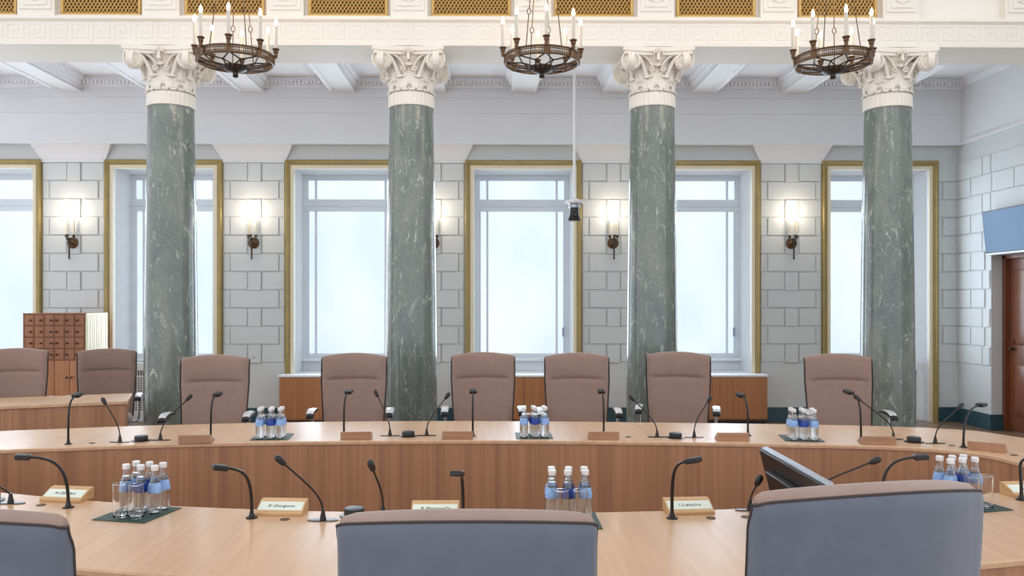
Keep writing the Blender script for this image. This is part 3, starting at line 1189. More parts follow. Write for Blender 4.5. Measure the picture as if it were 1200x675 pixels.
    for k in range(5):
        a = k * 2 * pi / 5 + 0.3
        Mx = Matrix.Rotation(a, 4, 'Z')
        lg = MB()
        lg.frus((0.03, 0.30, -0.022, 0.022), (0.03, 0.285, -0.014, 0.014), 0.062, 0.09, Mx)
        leg = lg.build('leg', M['chrome'], t)
        cs = MB()
        for q in (-0.014, 0.014):
            cs.lathe([(0.026, -0.009), (0.028, 0), (0.026, 0.009)], 14, Mx @ Matrix.Translation((0.285, q, 0.028)) @ Matrix.Rotation(pi / 2, 4, 'X'))
        cs.tube([Mx @ Vector((0.285, 0, 0.02)), Mx @ Vector((0.285, 0, 0.07))], 0.008, 8)
        cs.build('caster', M['black'], leg)
    br = MB().box(-0.04, 0.04, -0.28, -0.06, 0.40, 0.42)
    br.tube([(0, -0.27, 0.41), (0, -0.285, 0.47), (0, -0.27, 0.6)], 0.022, 8)
    br.build('back_bracket', M['black'], t)
    return t


chair = {'_o': make_chair()}


def chair_at(px, D, face, label, group):
    "px: pixel column of the top of the back, D: forward distance of the back, face: yaw of the sitter's direction"
    bx = A(px, 400, D)
    off_ = Vector((0, -0.345))
    ca, sa = cos(face), sin(face)
    ox = off_.x * ca - off_.y * sa
    oy = off_.x * sa + off_.y * ca
    return place(chair, (bx.x - ox, bx.y - oy, 0), face, label, group)


gb = 'brown backed chairs along the far side of the ring table'
chair_at(255.5, 7.12, pi + R(6), 'brown upholstered chair just right of the first green column', gb)
chair_at(416.5, 7.35, pi + R(4), 'brown upholstered chair just left of the second green column', gb)
chair_at(566, 7.45, pi + R(1), 'brown upholstered chair before the middle window, left of the pair', gb)
chair_at(675, 7.35, pi - R(2), 'brown upholstered chair before the middle window, right of the pair', gb)
chair_at(795, 7.5, pi - R(14), 'brown upholstered chair in front of the third green column with both armrests showing', gb)
chair_at(978, 7.2, pi - R(7), 'brown upholstered chair partly covering the last green column', gb)
gs = 'brown backed chairs behind the small straight table'
chair_at(20, 8.15, pi + SA, 'brown upholstered chair at the small straight table, cut by the left edge', gs)
ch_l = chair_at(127, 8.8, pi + SA - R(2), 'brown upholstered chair at the small table, between drawer cabinet and first column', gs)
for ch_ in ch_l.children:                     # a lower gas lift
    if not ch_.name.startswith(('leg', 'column')):
        ch_.location.z -= 0.04
gn = 'grey backed chairs on the near side of the ring table'
chair_at(546, 1.72, R(0), 'grey backed chair in the middle of the near side, seen from behind', gn)
ch_r = chair_at(1049, 1.75, R(12), 'grey backed chair at the right of the near side, seen from behind', gn)
for ch_ in ch_r.children:                     # this seat is set higher on its gas lift
    if not ch_.name.startswith(('leg', 'column')):
        ch_.location.z += 0.05
chair_at(-96, 1.76, R(-10), 'grey backed chair at the near left corner, only its corner showing', gn)

# ------------------------------------------------------------------ drawer cabinet at the left
DC = 10.3
xa, xb = A(27, 400, DC).x, A(101, 400, DC).x
t = thing('locker_cabinet', '', 'cabinet', ((xa + xb) / 2, A(64, 400, DC).y, 0))
t['label'] = 'tall brown wooden cabinet with rows of small knobbed doors by the left window'
W_ = (xb - xa) / 2
MB().box(-W_ + 0.012, W_ - 0.012, 0.02, 0.56, 0.05, 1.49).build('body', M['catwood'], t)
ct = MB()
ct.box(-W_, -W_ + 0.012, 0.0, 0.56, 0.0, 1.50)
ct.build('carcass_side', M['catwood'], t)
ss = MB().box(W_ - 0.012, W_ + 0.004, 0.004, 0.56, 0.0, 1.50)
for k in range(9):
    ss.box(W_ + 0.004, W_ + 0.008, 0.03 + k * 0.058, 0.075 + k * 0.058, 0.02, 1.48)
o = ss.build('cream_side_panel', M['cream'], t)
o['label'] = 'cream fluted side panel'
MB().box(-W_, W_, -0.005, 0.56, 1.49, 1.502).build('top', M['catwood'], t)
MB().box(-W_ + 0.02, W_ - 0.02, 0.03, 0.5, 0.0, 0.05).build('plinth', M['black'], t)
dw = (2 * W_ - 0.03) / 6
rh = 0.143
for r in range(4):
    z1 = 1.485 - r * rh
    for k in range(6):
        x0 = -W_ + 0.015 + k * dw
        dd = MB().box(x0 + 0.003, x0 + dw - 0.003, -0.004, 0.02, z1 - rh + 0.006, z1 - 0.004)
        dd.box(x0 + 0.012, x0 + dw - 0.012, -0.008, -0.004, z1 - rh + 0.016, z1 - 0.014)
        dr = dd.build('door', M['catwood'], t, bevel=0.002)
        kx = x0 + dw * (0.72 if k < 3 else 0.28)
        MB().lathe([(0.006, 0), (0.007, 0.012), (0.014, 0.018), (0.013, 0.028), (0.005, 0.032)], 10, Matrix.Translation((kx, -0.008, z1 - rh / 2)) @ Matrix.Rotation(pi / 2, 4, 'X')).build('knob', M['darkbronze'], dr)
bw = (2 * W_ - 0.03) / 4
for k in range(4):
    x0 = -W_ + 0.015 + k * bw
    dr = MB().box(x0 + 0.003, x0 + bw - 0.003, -0.004, 0.02, 0.07, 1.485 - 4 * rh - 0.004).build('large_door', M['cabwood'], t, bevel=0.002)
    kx = x0 + bw * (0.86 if k % 2 == 0 else 0.14)
    MB().lathe([(0.006, 0), (0.007, 0.012), (0.014, 0.018), (0.013, 0.028), (0.005, 0.032)], 10, Matrix.Translation((kx, -0.004, 0.70)) @ Matrix.Rotation(pi / 2, 4, 'X')).build('knob', M['darkbronze'], dr)

# ------------------------------------------------------------------ television on the right wall
t = thing('television', 'wall mounted flat television with a plain blue screen above the door', 'television', (6.30, 10.41, 2.235), 0)
th = atan2(0.055, 0.55)
Mx = Matrix.Rotation(-th, 4, 'Y')
MB().box(0.0, 0.045, -1.0, 0.0, 0, 0.56, Mx).build('casing', M['black'], t, bevel=0.004)
MB().box(-0.003, 0.0, -0.988, -0.012, 0.035, 0.548, Mx).build('screen', M['screenblue'], t)
MB().box(-0.006, 0.0, -0.995, -0.005, 0.004, 0.022, Mx).build('lower_trim', M['silver'], t)
MB().box(0.045, 0.085, -0.62, -0.38, 0.18, 0.4).build('wall_mount', M['black'], t)

# ------------------------------------------------------------------ sconces
def make_sconce():
    t = thing('wall_sconce', 'sconce', 'wall lamp')
    RX = Matrix.Rotation(pi / 2, 4, 'X')
    bp = MB().lathe([(0.075, 0), (0.078, 0.012), (0.066, 0.02), (0.045, 0.024), (0.03, 0.04), (0.012, 0.05)], 24, RX)
    bp.build('backplate', M['bronze'], t)
    s_ = MB()
    s_.tube([(0, -0.04, 0), (0, -0.10, 0.0)], 0.012, 8)
    s_.tube([(0, -0.105, -0.225), (0, -0.105, -0.2), (0, -0.105, 0.03), (0, -0.105, 0.06)], [0.016, 0.011, 0.013, 0.02], 10)
    s_.build('stem', M['darkbronze'], t)
    for k, a in enumerate((-pi / 2, pi / 6, 5 * pi / 6)):
        ex, ey = 0.058 * cos(a), -0.105 + 0.05 * sin(a)
        arm = MB()
        arm.tube(bez(Vector((0, -0.105, 0.04)), Vector((ex * 0.6, -0.105 + (ey + 0.105) * 0.6, 0.03)), Vector((ex, ey, 0.03)), Vector((ex, ey, 0.075)), 8), 0.007, 6)
        arm.lathe([(0.012, 0.07), (0.02, 0.078), (0.018, 0.1), (0.022, 0.104)], 12, Matrix.Translation((ex, ey, 0)))
        ar = arm.build('candle_arm', M['darkbronze'], t)
        MB().lathe([(0.0135, 0.10), (0.0135, 0.315)], 12, Matrix.Translation((ex, ey, 0))).build('candle_sleeve', M['candle'], ar)
        MB().lathe([(0.008, 0.315), (0.015, 0.335), (0.014, 0.355), (0.004, 0.39)], 10, Matrix.Translation((ex, ey, 0))).build('bulb', M['bulb'], ar)
    return t


sc = {'_o': make_sconce()}
labs = ['lit bronze wall sconce on the leftmost pier above the drawer cabinet', 'lit bronze wall sconce between the first column and the second', 'lit bronze wall sconce mostly hidden by the second green column',
        'lit bronze wall sconce on the pier just left of the third column', 'lit bronze wall sconce on the pier between third and last column']
for c, lab in zip(PIERS[1:], labs):
    place(sc, (c, YW - 0.022, 2.445), 0, lab, 'lit candle sconces on the piers')
    li = bpy.data.lights.new('sconce_light', 'POINT')
    li.energy = 5
    li.color = (1.0, 0.86, 0.66)
    li.shadow_soft_size = 0.05
    lo = bpy.data.objects.new('sconce_light', li)
    COL.objects.link(lo)
    lo.location = (c, YW - 0.25, 2.445 + 0.42)

# light switch on the second pier, door-side socket
sw = thing('wall_socket', 'small white wall socket beside the brown chair near the first column', 'socket', (A(298, 418, YW).x, YW - 0.026, 0.845))
MB().box(-0.042, 0.042, 0.0, 0.012, 0, 0.085).build('plate', M['white'], sw, bevel=0.004)
MB().lathe([(0.022, 0), (0.02, 0.004)], 16, Matrix.Translation((0, 0.001, 0.043)) @ Matrix.Rotation(pi / 2, 4, 'X')).build('outlet', M['silver'], sw)

# ------------------------------------------------------------------ chandeliers
def make_chandelier():
    t = thing('chandelier', 'chandelier', 'chandelier')
    RR = 0.300
    N = 64
    ring = MB()
    circ = lambda r, z: [(r * cos(2 * pi * k / N), r * sin(2 * pi * k / N), z) for k in range(N)]
    ring.tube(circ(RR, 0.006), 0.009, 8, closed=True)
    ring.tube(circ(RR + 0.006, 0.064), 0.008, 8, closed=True)
    for k in range(120):
        a = 2 * pi * k / 120
        ring.tube([(RR * cos(a), RR * sin(a), 0.006), ((RR + 0.005) * cos(a), (RR + 0.005) * sin(a), 0.064)], 0.0036, 4)
    ring.tube(circ(RR + 0.002, 0.022), 0.004, 6, closed=True)
    ring.tube(circ(RR + 0.004, 0.048), 0.004, 6, closed=True)
    ring.build('ring', M['bronze'], t)
    a0 = -pi / 2 + R(3)
    st = MB()
    for k in range(8):
        a = a0 + k * pi / 4
        pr = Vector((RR * cos(a), RR * sin(a), 0.008))
        for s_ in (-1, 1):
            b = a + s_ * pi / 8
            pm = Vector((0.182 * cos(b), 0.182 * sin(b), -0.012))
            st.tube([pr, pm], 0.0065, 6)
        pm = Vector((0.182 * cos(a + pi / 8), 0.182 * sin(a + pi / 8), -0.012))
        for s_ in (0, 1):
            b = a + s_ * pi / 4
            st.tube([pm, Vector((0.085 * cos(b), 0.085 * sin(b), -0.035))], 0.006, 6)
        st.ell(pm, 0.012, 0.012, 0.010, 8, 6)
    st.build('star_frame', M['darkbronze'], t)
    bw = MB()
    bw.lathe([(0.10, -0.02), (0.112, -0.03), (0.10, -0.045), (0.08, -0.06), (0.05, -0.074), (0.022, -0.08), (0.02, -0.095), (0.026, -0.105), (0.012, -0.118)], 32)
    for k in range(16):
        a = 2 * pi * k / 16
        bw.ell((0.098 * cos(a), 0.098 * sin(a), -0.04), 0.012, 0.012, 0.016, 6, 5)
    bw.build('bowl', M['darkbronze'], t)
    for k in range(8):
        a = a0 + k * pi / 4
        x, y = (RR + 0.022) * cos(a), (RR + 0.022) * sin(a)
        T = Matrix.Translation((x, y, 0))
        c = MB()
        c.box(-0.022, 0.022, -0.008, 0.008, 0.0, 0.07, Matrix.Translation(((RR + 0.006) * cos(a), (RR + 0.006) * sin(a), 0)) @ Matrix.Rotation(a + pi / 2, 4, 'Z'))
        c.lathe([(0.010, 0.055), (0.016, 0.075), (0.014, 0.09), (0.02, 0.10), (0.021, 0.118), (0.03, 0.128), (0.03, 0.134), (0.016, 0.136)], 16, T)
        cd = c.build('candle_holder', M['bronze'], t)
        MB().lathe([(0.014, 0.134), (0.014, 0.325)], 12, T).build('candle_sleeve', M['candle'], cd)
        MB().lathe([(0.008, 0.325), (0.014, 0.340), (0.0135, 0.356), (0.007, 0.376), (0.002, 0.388)], 12, T).build('bulb', M['bulb'], cd)
    for k, a in enumerate((R(-90 + 28), R(-90 - 28), R(90 - 17), R(90 + 17))):
        ch = MB()
        p0 = Vector((RR * cos(a), RR * sin(a), 0.07))
        p1 = Vector((0.02 * cos(a), 0.02 * sin(a), 1.55))
        d = (p1 - p0).normalized()
        Ln = (p1 - p0).length
        # long rods joined by little rings
        u, m = 0.0, 0
        while u < Ln - 0.05:
            seg = 0.27 if m % 2 == 0 else 0.05
            q0, q1 = p0 + d * u, p0 + d * min(u + seg, Ln)
            if m % 2 == 0:
                ch.tube([q0, q1], 0.0042, 6)
            else:
                side = d.cross(Vector((0, 1, 0))).normalized()
                cen = (q0 + q1) / 2
                ch.tube([cen + (side * cos(w_) * 0.016 + d * sin(w_) * 0.025) for w_ in [2 * pi * z / 12 for z in range(12)]], 0.004, 5, closed=True)
            u += seg
            m += 1
        ch.build('chain', M['bronze'], t)
    rd = MB().tube([(0, 0, 1.5), (0, 0, 2.35)], 0.012, 8)
    rd.lathe([(0.03, 1.49), (0.05, 1.52), (0.03, 1.56)], 12)
    rd.build('suspension_rod', M['bronze'], t)
    return t


chd = {'_o': make_chandelier()}
for x, lab, rz in ((-2.119, 'bronze ring chandelier with lit candles, nearest the first column', R(5)), (0.402, 'bronze ring chandelier with lit candles, the middle one of three', 0), (2.815, 'bronze ring chandelier with lit candles, nearest the last column', R(-8))):
    place(chd, (x, 6.76, 3.60), rz, lab, 'bronze ring chandeliers')
    li = bpy.data.lights.new('chandelier_light', 'POINT')
    li.energy = 11
    li.color = (1.0, 0.78, 0.52)
    li.shadow_soft_size = 0.3
    lo = bpy.data.objects.new('chandelier_light', li)
    COL.objects.link(lo)
    lo.location = (x, 6.76, 4.12)

# ------------------------------------------------------------------ ceiling hung camera
q = A(673, 245, 9.3)
t = thing('ceiling_camera', 'white and black camera hanging on a thin white pole from the coffered ceiling', 'camera', (q.x, q.y, A(673, 259, 9.3).z))
MB().tube([(0, 0, 0.21), (0, 0, ZP - t.location.z)], 0.016, 10).build('pole', M['white'], t)
m = MB()
m.lathe([(0.02, 0.26), (0.05, 0.245), (0.09, 0.235), (0.1, 0.222), (0.095, 0.20), (0.06, 0.19)], 24)
m.box(-0.11, 0.11, -0.015, 0.015, 0.196, 0.21)
m.build('mount', M['white'], t)
m = MB()
m.lathe([(0.055, 0.19), (0.06, 0.17), (0.055, 0.155)], 20)
m.lathe([(0.066, 0.165), (0.068, 0.15), (0.062, 0.148)], 20)
m.build('collar', M['silver'], t)
m = MB()
m.lathe([(0.05, 0.15), (0.052, 0.09), (0.06, 0.05), (0.075, 0.015), (0.07, 0.0)], 24)
m.build('camera_body', M['black'], t)
MB().lathe([(0.03, 0), (0.032, 0.02), (0.024, 0.028), (0.02, 0.022)], 20, Matrix.Translation((0.004, -0.05, 0.07)) @ Matrix.Rotation(pi / 2, 4, 'X')).build('lens', M['black'], t)

# ------------------------------------------------------------------ items on the table
# gooseneck lamps with a short bar head
def gooseneck(kind, base, head, hy, label, group):
    b = P(base[0], base[1], 0.75)
    h = A(head[0], head[1], b.y + hy)
    v = h - b
    t = thing('gooseneck_lamp' if kind == 'lamp' else 'gooseneck_microphone', label, 'desk lamp' if kind == 'lamp' else 'microphone', b, 0, group)
    if kind == 'lamp':
        MB().lathe([(0.024, 0.0), (0.024, 0.004), (0.014, 0.007), (0.009, 0.02), (0.008, 0.03)], 18).build('base', M['blackmetal'], t)
        flat = Vector((v.x, v.y, 0))
        k = min(1.0, flat.length / 0.2)
        dirn = (flat.normalized() * (0.75 + 0.2 * k) + Vector((0, 0, 0.35 - 0.3 * k))).normalized() if flat.length > 1e-3 else Vector((0, -1, 0))
        pts = bez(Vector((0, 0, 0.02)), Vector((0, 0, v.z * 0.8)), v - dirn * (0.06 + 0.07 * k), v - dirn * 0.02, 18)
        MB().tube(pts, [0.0075 - 0.002 * i / 18 for i in range(19)], 8).build('gooseneck', M['blackmetal'], t)
        side = Vector((-dirn.y, dirn.x, 0))
        side = side.normalized() if side.length > 1e-3 else Vector((1, 0, 0))
        upv = dirn.cross(side).normalized()
        Q = Matrix((side, dirn, upv)).transposed().to_4x4()
        MB().box(-0.025, 0.025, -0.028, 0.03, -0.011, 0.011, Matrix.Translation(v) @ Q).build('head', M['black'], t, bevel=0.005)
    else:
        pl = MB()
        poly = []
        for i in range(24):
            a = 2 * pi * i / 24
            poly.append((0.042 * cos(a) + (0.022 if cos(a) > 0 else -0.022), 0.018 * sin(a)))
        pl.prism(poly, 0.0, 0.004)
        pl.lathe([(0.014, 0.004), (0.009, 0.03), (0.006, 0.045)], 12)
        pl.build('base_plate', M['blackmetal'], t, sharp=40)
        up = Vector((0, 0, min(0.09, v.z * 0.4)))
        d = (v - up).normalized()
        pts = bez(Vector((0, 0, 0.03)), up * 1.15, up + d * (v - up).length * 0.35, v - d * 0.02, 16)
        MB().tube(pts, 0.0042, 8).build('gooseneck', M['blackmetal'], t)
        q = d.to_track_quat('Z', 'Y').to_matrix().to_4x4()
        MB().lathe([(0.006, -0.03), (0.012, -0.022), (0.0145, 0.0), (0.014, 0.012), (0.008, 0.022), (0.002, 0.025)], 14, Matrix.Translation(v) @ q).build('head', M['black'], t)
    return t


gl, gm = 'black gooseneck lamps on the ring table', 'black gooseneck microphones on the ring table'
FL = [((80, 520.5), (90.5, 463), 'black gooseneck lamp on the far rim before the small straight table'),
      ((247, 514.8), (255, 462), 'black gooseneck lamp rising in front of the chair beside the first column'),
      ((403, 509), (409, 459), 'black gooseneck lamp behind the block before the second chair'),
      ((554, 511), (554.5, 458.5), 'black gooseneck lamp before the left chair of the middle pair'),
      ((707.5, 509), (704.5, 458.5), 'black gooseneck lamp before the right chair of the middle pair'),
      ((876.5, 510.5), (867.5, 463), 'black gooseneck lamp before the wooden bench cabinet beside the third column'),
      ((1009, 516.6), (994.5, 459.5), 'black gooseneck lamp beside the name block before the last column'),
      ((1129, 524.2), (1150, 474.5), 'black gooseneck lamp at the right end of the far rim, near the door')]
for b, h, lab in FL:
    gooseneck('lamp', b, h, 0.10, lab, gl)
NL = [((80, 595), (27, 535.5), -0.06, 'black gooseneck lamp arching over the leftmost name plate'),
      ((295, 607), (258, 547.8), -0.06, 'black gooseneck lamp arching beside the second name plate, by the bottles'),
      ((542.5, 606.5), (536, 555), -0.12, 'black gooseneck lamp seen head-on beside the middle name plate'),
      ((787.5, 607.5), (812, 539.5), -0.06, 'black gooseneck lamp arching beside the name plate right of the middle bottles'),
      ((1033, 593), (1079, 535.5), -0.04, 'black gooseneck lamp arching above the right grey chair'),
      ((1197, 586), (1212, 536), -0.04, 'black gooseneck lamp at the right edge beside the last name plate')]
for b, h, hy, lab in NL:
    gooseneck('lamp', b, h, hy, lab, gl)
FM = [((140.5, 518.2), (121.5, 469.5), 'black microphone leaning left, left one of the first far pair'), ((188, 516), (222, 465.5), 'black microphone leaning right toward the chair by the first column'),
      ((457, 510.8), (440.8, 460.5), 'black microphone leaning left before the second column'), ((500, 510.6), (524.5, 463.5), 'black microphone leaning right beside the second column'),
      ((770, 512.3), (740, 466), 'black microphone leaning left before the third column'), ((813.5, 512.6), (831.5, 467.5), 'black microphone leaning right before the chair with splayed armrests'),
      ((1047, 515), (1004, 466), 'black microphone leaning left before the last column'), ((1096, 519.8), (1126, 475.5), 'black microphone leaning right before the teal baseboard corner')]
for b, h, lab in FM:
    gooseneck('mic', b, h, 0.06, lab, gm)
NM = [((378.5, 610), (328, 539), -0.05, 'black microphone leaning left beside the second name plate'), ((449, 606), (435, 545), -0.05, 'black microphone bending over the top of the middle grey chair'),
      ((879, 598), (889.5, 562.5), -0.02, 'small black microphone just left of the black monitor'), ((950, 592), (1026.5, 539.5), -0.03, 'black microphone leaning right beside the black monitor'),
      ((12.5, 590), (-20, 561), -0.04, 'black microphone at the left edge, only its lower bend showing')]
for b, h, hy, lab in NM:
    gooseneck('mic', b, h, hy, lab, gm)

# round loudspeaker pucks
def make_puck():
    t = thing('table_speaker', 'puck', 'speaker')
    MB().lathe([(0.060, 0), (0.060, 0.003), (0.044, 0.005)], 28).build('flange', M['blackmetal'], t)
    MB().lathe([(0.041, 0.004), (0.042, 0.026), (0.039, 0.033), (0.02, 0.035)], 28).build('drum', M['black'], t)
    return t


pk = {'_o': make_puck()}
for px, py, lab in ((165.5, 516.5, 'round black speaker puck before the first column'), (478.5, 511.3, 'round black speaker puck before the second column'), (791.5, 513, 'round black speaker puck before the third column'),
                    (1071, 518, 'round black speaker puck right of the block before the last column'), (415, 604.5, 'round black speaker puck peeking above the middle grey chair'), (-12, 587.0, 'round black speaker puck at the left edge of the near rim'),
                    (916, 595.5, 'round black speaker puck under the black monitor')):
    place(pk, P(px, py), 0, lab, 'round speaker pucks on the ring table')

# cable grommets
gm_ = {'_o': tag(MB().lathe([(0.020, 0), (0.020, 0.002), (0.016, 0.003), (0.014, 0.0015)], 20).build('cable_grommet', M['grommet']), 'g', 'grommet')}
for px, py, _ in (((108, 519.3), 'small round cable grommet between lamp and microphone, far rim at left', 0), ((736, 512.2), 'small round cable grommet right of the far block before the third column', 0),
                    ((1115, 522.3), 'small round cable grommet beside the rightmost far lamp', 0), ((1188.5, 533.5), 'small round cable grommet right of the slanted oak block', 0), ((48, 592), 'small round cable grommet before the leftmost name plate', 0),
                    ((334, 608.8), 'small round cable grommet before the second name plate', 0), ((833, 607.2), 'small round cable grommet before the name plate right of the middle bottles', 0), ((874, 605.8), 'small round cable grommet just left of the right grey chair', 0)):
    place(gm_, P(px[0], px[1]), 0, py, 'cable grommets on the ring table')


# name plate holders
def text_mesh(txt, size):
    cu = bpy.data.curves.new('lettering', 'FONT')
    cu.body = txt
    cu.size = size
    cu.shear = 0.3
    cu.space_character = 1.12
    cu.align_x = 'CENTER'
    cu.align_y = 'CENTER'
    cu.extrude = 0.0003
    o = bpy.data.objects.new('tmp', cu)
    COL.objects.link(o)
    bpy.context.view_layer.update()
    me = bpy.data.meshes.new_from_object(o.evaluated_get(bpy.context.evaluated_depsgraph_get()))
    bpy.data.objects.remove(o)
    bpy.data.curves.remove(cu)
    return me


def name_plate(pos, rz, label, txt, group, h=0.052, depth=0.10):
    "wedge block: vertical back at +y, slanted face towards -y"
    t = thing('name_plate', label, 'name plate', pos, rz, group)
    w_ = 0.098
    poly = [(0, 0), (depth, 0), (depth, h), (depth - 0.022, h), (0, 0.012)]
    Mx = Matrix(((0, 0, 1, 0), (1, 0, 0, 0), (0, 1, 0, 0), (0, 0, 0, 1)))
    mat = M['plateoak'] if txt else M['plateback']
    MB().prism(poly, -w_, w_, Mx).build('holder', mat, t, bevel=0.002)
    a, b = Vector((0, 0.0, 0.012)), Vector((0, depth - 0.022, h))
    sl = (b - a)
    nrm_ = Vector((0, -sl.z, sl.y)).normalized()
    u0, u1 = 0.2, 0.80
    p0, p1 = a + sl * u0 + nrm_ * 0.0008, a + sl * u1 + nrm_ * 0.0008
    cd = MB().add([(-w_ + 0.006, p0.y, p0.z), (w_ - 0.006, p0.y, p0.z), (w_ - 0.006, p1.y, p1.z), (-w_ + 0.006, p1.y, p1.z)] + [(-w_ + 0.006, p0.y + 0.001, p0.z - 0.001), (w_ - 0.006, p0.y + 0.001, p0.z - 0.001), (w_ - 0.006, p1.y + 0.001, p1.z - 0.001), (-w_ + 0.006, p1.y + 0.001, p1.z - 0.001)],
                  [(0, 1, 2, 3), (7, 6, 5, 4), (0, 4, 5, 1), (1, 5, 6, 2), (2, 6, 7, 3), (3, 7, 4, 0)])
    card = cd.build('paper_card', M['paper'], t)
    card['label'] = 'pale printed paper card'
    if txt:
        me = text_mesh(txt, 0.023)
        me.materials.append(M['ink'])
        lt = bpy.data.objects.new('lettering', me)
        COL.objects.link(lt)
        lt.parent = card
        mid = a + sl * 0.5 + nrm_ * 0.0014
        lt.location = (0.0, mid.y, mid.z)
        lt.rotation_euler = (atan2(sl.z, sl.y), 0, 0)
    return t


gp = 'oak name plates on the near rim of the ring table'
name_plate(P(69.5, 589), R(-9), 'oak name plate with pale card at the left end of the near rim', 'A.Opolais', gp)
name_plate(P(326, 604.8), R(-4), 'oak name plate with pale card beside the leftmost green bottle mat', 'K.Gorgons', gp)
name_plate(P(509, 608), R(0), 'oak name plate with pale card half hidden by the middle grey chair', 'R.Petrovičs', gp)
name_plate(P(811, 603.5), R(4), 'oak name plate with pale card right of the middle water bottles', 'I.Liekalns', gp)
name_plate(P(1213, 582.5), R(6), 'oak name plate with pale card cut by the right edge', 'J.Reirs', gp)
gp2 = 'oak name blocks seen from behind on the far rim of the ring table'
for px, py, rz, lab in ((227, 520.2, R(186), 'plain oak block seen from behind, before the chair by the first column'), (416.5, 516.0, R(182), 'plain oak block seen from behind, before the chair left of the second column'),
                        (536, 515.6, pi, 'plain oak block seen from behind, before the left chair of the middle pair'), (708, 516.0, R(178), 'plain oak block seen from behind, before the right chair of the middle pair'),
                        (860, 517.2, R(176), 'plain oak block seen from behind, before the bench cabinet at right'), (1032, 522.0, R(172), 'plain oak block seen from behind, before the last green column'),
                        (1157, 529.5, R(142), 'slanted oak block at the right end of the far rim')):
    b = P(px, py)
    # the block's vertical back sits on the ring's inner side, the card faces the seat
    ca, sa = cos(rz), sin(rz)
    o_ = Vector((-sa * 0.10, ca * 0.10, 0))
    name_plate(b - o_ + Vector((0, 0.012, 0)), rz, lab, '', gp2)


# bottle mats, bottles and tumblers
def make_bottle(dark):
    t = thing('water_bottle', 'bottle', 'bottle')
    MB().lathe([(0.022, 0.0), (0.027, 0.004), (0.028, 0.02), (0.0285, 0.07), (0.0275, 0.10), (0.022, 0.128), (0.0155, 0.150), (0.0125, 0.165), (0.0125, 0.185)], 20).build('glass_body', M['glass'], t)
    MB().lathe([(0.018, 0.005), (0.0245, 0.008), (0.0262, 0.02), (0.0267, 0.07), (0.0257, 0.099), (0.0202, 0.127), (0.0138, 0.149)], 20).build('water', M['water'], t)
    MB().lathe([(0.0286, 0.086), (0.0288, 0.088), (0.0283, 0.102), (0.0232, 0.126), (0.0226, 0.128)], 20, cap=False).build('paper_label', M['labeldark'] if dark else M['label'], t)
    MB().lathe([(0.015, 0.178), (0.0155, 0.18), (0.0155, 0.196), (0.013, 0.199)], 16).build('cap', M['cap'], t)
    return t


def make_tumbler():
    t = thing('drinking_glass', 'glass', 'glass')
    MB().lathe([(0.026, 0.0), (0.028, 0.002), (0.0295, 0.135), (0.0275, 0.136), (0.0255, 0.012), (0.002, 0.010)], 20).build('bowl', M['tumbler'], t)
    MB().tube([(0.0283 * cos(2 * pi * k / 20), 0.0283 * sin(2 * pi * k / 20), 0.1355) for k in range(20)], 0.0014, 5, closed=True).build('rim', M['tumbler'], t)
    return t


bot = {False: {'_o': make_bottle(False)}, True: {'_o': make_bottle(True)}}
tum = {'_o': make_tumbler()}
matp = {'_o': tag(MB().box(-0.12, 0.12, -0.125, 0.125, 0, 0.004).build('bottle_mat', M['mat'], bevel=0.0015), 'm', 'mat')}

GROUPS = [  # centre pixel on the table plane, yaw (local +y points to the middle of the ring), place
    (P(161.5, 602.5), R(-13), 'near mat by the two left name plates', 'near mat at left'),
    (P(667, 610.5), R(0), 'near mat behind the middle grey chair', 'near middle mat'),
    (P(1133, 592), R(14), 'near mat behind the right grey chair', 'near mat at right'),
    (P(319.5, 512.2), R(180 + 5), 'far mat before the first two chairs', 'far mat at left'),
    (P(625.5, 510.8), R(180), 'far mat before the middle chair pair', 'far middle mat'),
    (P(938.5, 514), R(180 - 9), 'far mat before the last chair', 'far mat at right'),
]
for gi, (c, rz, where, short) in enumerate(GROUPS):
    mat_label = {0: 'dark green mat under bottles beside the two left name plates', 1: 'dark green mat under bottles behind the middle grey chair', 2: 'dark green mat under bottles behind the right grey chair',
                 3: 'dark green mat under bottles before the first two brown chairs', 4: 'dark green mat under bottles before the middle pair of brown chairs', 5: 'dark green mat under bottles before the last brown chair'}[gi]
    place(matp, c, rz, mat_label, 'green leather mats on the ring table')
    ca, sa = cos(rz), sin(rz)
    g_ = 'water bottles on the ' + short
    seen_left = -1 if gi < 3 else 1     # local +x is the viewer's right on the near side
    for ry, yy in enumerate((0.02, 0.085)):
        for ci, xx in enumerate((-0.066, 0.0, 0.066)):
            jx, jy = random.uniform(-0.005, 0.005), random.uniform(-0.004, 0.004)
            x_, y_ = xx + jx, yy + jy
            nearrow = (ry == 0) == (gi < 3)
            side = ('left', 'middle', 'right')[ci if gi < 3 else 2 - ci]
            lab = 'water bottle, %s of the %s row, on %s' % (side, 'front' if nearrow else 'rear', where)
            o = place(bot[ci == 1], Vector((c.x + x_ * ca - y_ * sa, c.y + x_ * sa + y_ * ca, c.z + 0.004)), rz, lab, g_)
    for ci, xx in enumerate((-0.036, 0.038)):
        yy = -0.062
        side = ('left', 'right')[ci if gi < 3 else 1 - ci]
        lab = 'drinking glass, %s one of two, on %s' % (side, where)
        place(tum, Vector((c.x + xx * ca - yy * sa, c.y + xx * sa + yy * ca, c.z + 0.004)), rz, lab, 'drinking glasses on the ' + short)

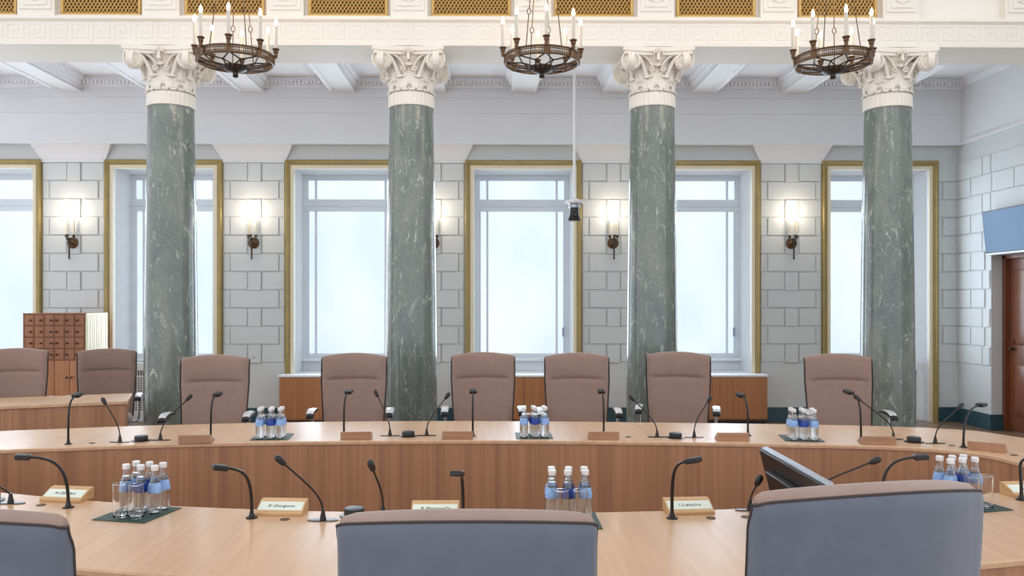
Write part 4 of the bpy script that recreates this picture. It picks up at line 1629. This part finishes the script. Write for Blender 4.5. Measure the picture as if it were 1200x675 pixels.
# monitor lying back, seen from its edge
t = thing('desk_monitor', 'black desk monitor seen from behind and the side, left of the right grey chair', 'monitor', P(940, 593), 0)
base = t.location.copy()
q0 = A(895, 525, 3.45) - base      # far upper corner
q1 = A(972, 568, 2.80) - base      # near upper corner
l0 = A(910, 583, 3.45) - base
dn = (l0 - q0)
dn = dn.normalized() * 0.235
u_ = (q1 - q0)
nx = u_.cross(dn).normalized()
if nx.x > 0:
    nx = -nx                        # towards the rear (viewer's left)
def slab(m, a0, a1, b0, b1, t0, t1):
    pts = []
    for tt in (t0, t1):
        for (aa, bb_) in ((a0, b0), (a1, b0), (a1, b1), (a0, b1)):
            pts.append(q0 + u_ * aa + dn * bb_ + nx * tt)
    m.add(pts, [(0, 1, 2, 3), (7, 6, 5, 4), (0, 4, 5, 1), (1, 5, 6, 2), (2, 6, 7, 3), (3, 7, 4, 0)])
    return m
slab(MB(), 0, 1, 0, 1, 0.0, 0.022).build('casing', M['black'], t, bevel=0.004)
slab(MB(), 0.0, 1, -0.02, 0.03, -0.016, 0.010).build('silver_bezel', M['silver'], t, bevel=0.004)
slab(MB(), 0.02, 0.98, 0.05, 0.97, -0.004, 0.001).build('screen', M['black'], t)
slab(MB(), 0.15, 0.85, 0.28, 1.0, 0.022, 0.05).build('rear_housing', M['black'], t, bevel=0.006)
st = MB()
pa = q0 + u_ * 0.5 + dn * 0.7 + nx * 0.05
st.tube([pa, Vector((pa.x - 0.02, pa.y, 0.1)), Vector((pa.x + 0.0, pa.y, 0.008))], 0.016, 8)
st.prism([(pa.x - 0.1, pa.y - 0.12), (pa.x + 0.14, pa.y - 0.12), (pa.x + 0.14, pa.y + 0.12), (pa.x - 0.1, pa.y + 0.12)], 0, 0.01)
st.build('stand', M['black'], t)
for kk in (0.33, 0.52):
    p = q0 + u_ * kk + dn * 0.62 + nx * 0.052
    MB().ell(p, 0.006, 0.006, 0.006, 8, 6).build('screw', M['chrome'], t)

# ------------------------------------------------------------------ light
wd = bpy.data.worlds.new('hall_daylight')
S.world = wd
wd.use_nodes = True
nt = wd.node_tree
bg = nt.nodes['Background']
tc = nt.nodes.new('ShaderNodeTexCoord')
sx = nt.nodes.new('ShaderNodeSeparateXYZ')
rp = nt.nodes.new('ShaderNodeValToRGB')
nt.links.new(tc.outputs['Generated'], sx.inputs[0])
nt.links.new(sx.outputs['Z'], rp.inputs['Fac'])
rp.color_ramp.elements[0].position = 0.0
rp.color_ramp.elements[0].color = (1.42, 1.50, 1.64, 1)
rp.color_ramp.elements[1].position = 0.8
rp.color_ramp.elements[1].color = (0.95, 0.93, 0.90, 1)
nt.links.new(rp.outputs['Color'], bg.inputs['Color'])
bg.inputs['Strength'].default_value = 1.0

for c in WINS:
    # daylight entering through each frosted window
    li = bpy.data.lights.new('window_daylight', 'AREA')
    li.shape = 'RECTANGLE'
    li.size, li.size_y = 1.2, 2.45
    li.energy = 36
    li.color = (0.72, 0.85, 1.0)
    lo = bpy.data.objects.new('window_daylight', li)
    COL.objects.link(lo)
    lo.location = (c, YW + 0.03, 2.12)
    lo.rotation_euler = (-pi / 2, 0, 0)

S.view_settings.view_transform = 'Standard'
S.view_settings.look = 'None'
S.view_settings.gamma = 1.0
S.view_settings.exposure = 0.12
S.view_settings.use_curve_mapping = False
S.cycles.use_denoising = True
S.cycles.max_bounces = 10
S.cycles.transparent_max_bounces = 24
S.cycles.caustics_reflective = False
S.cycles.caustics_refractive = False
S.cycles.sample_clamp_indirect = 6.0
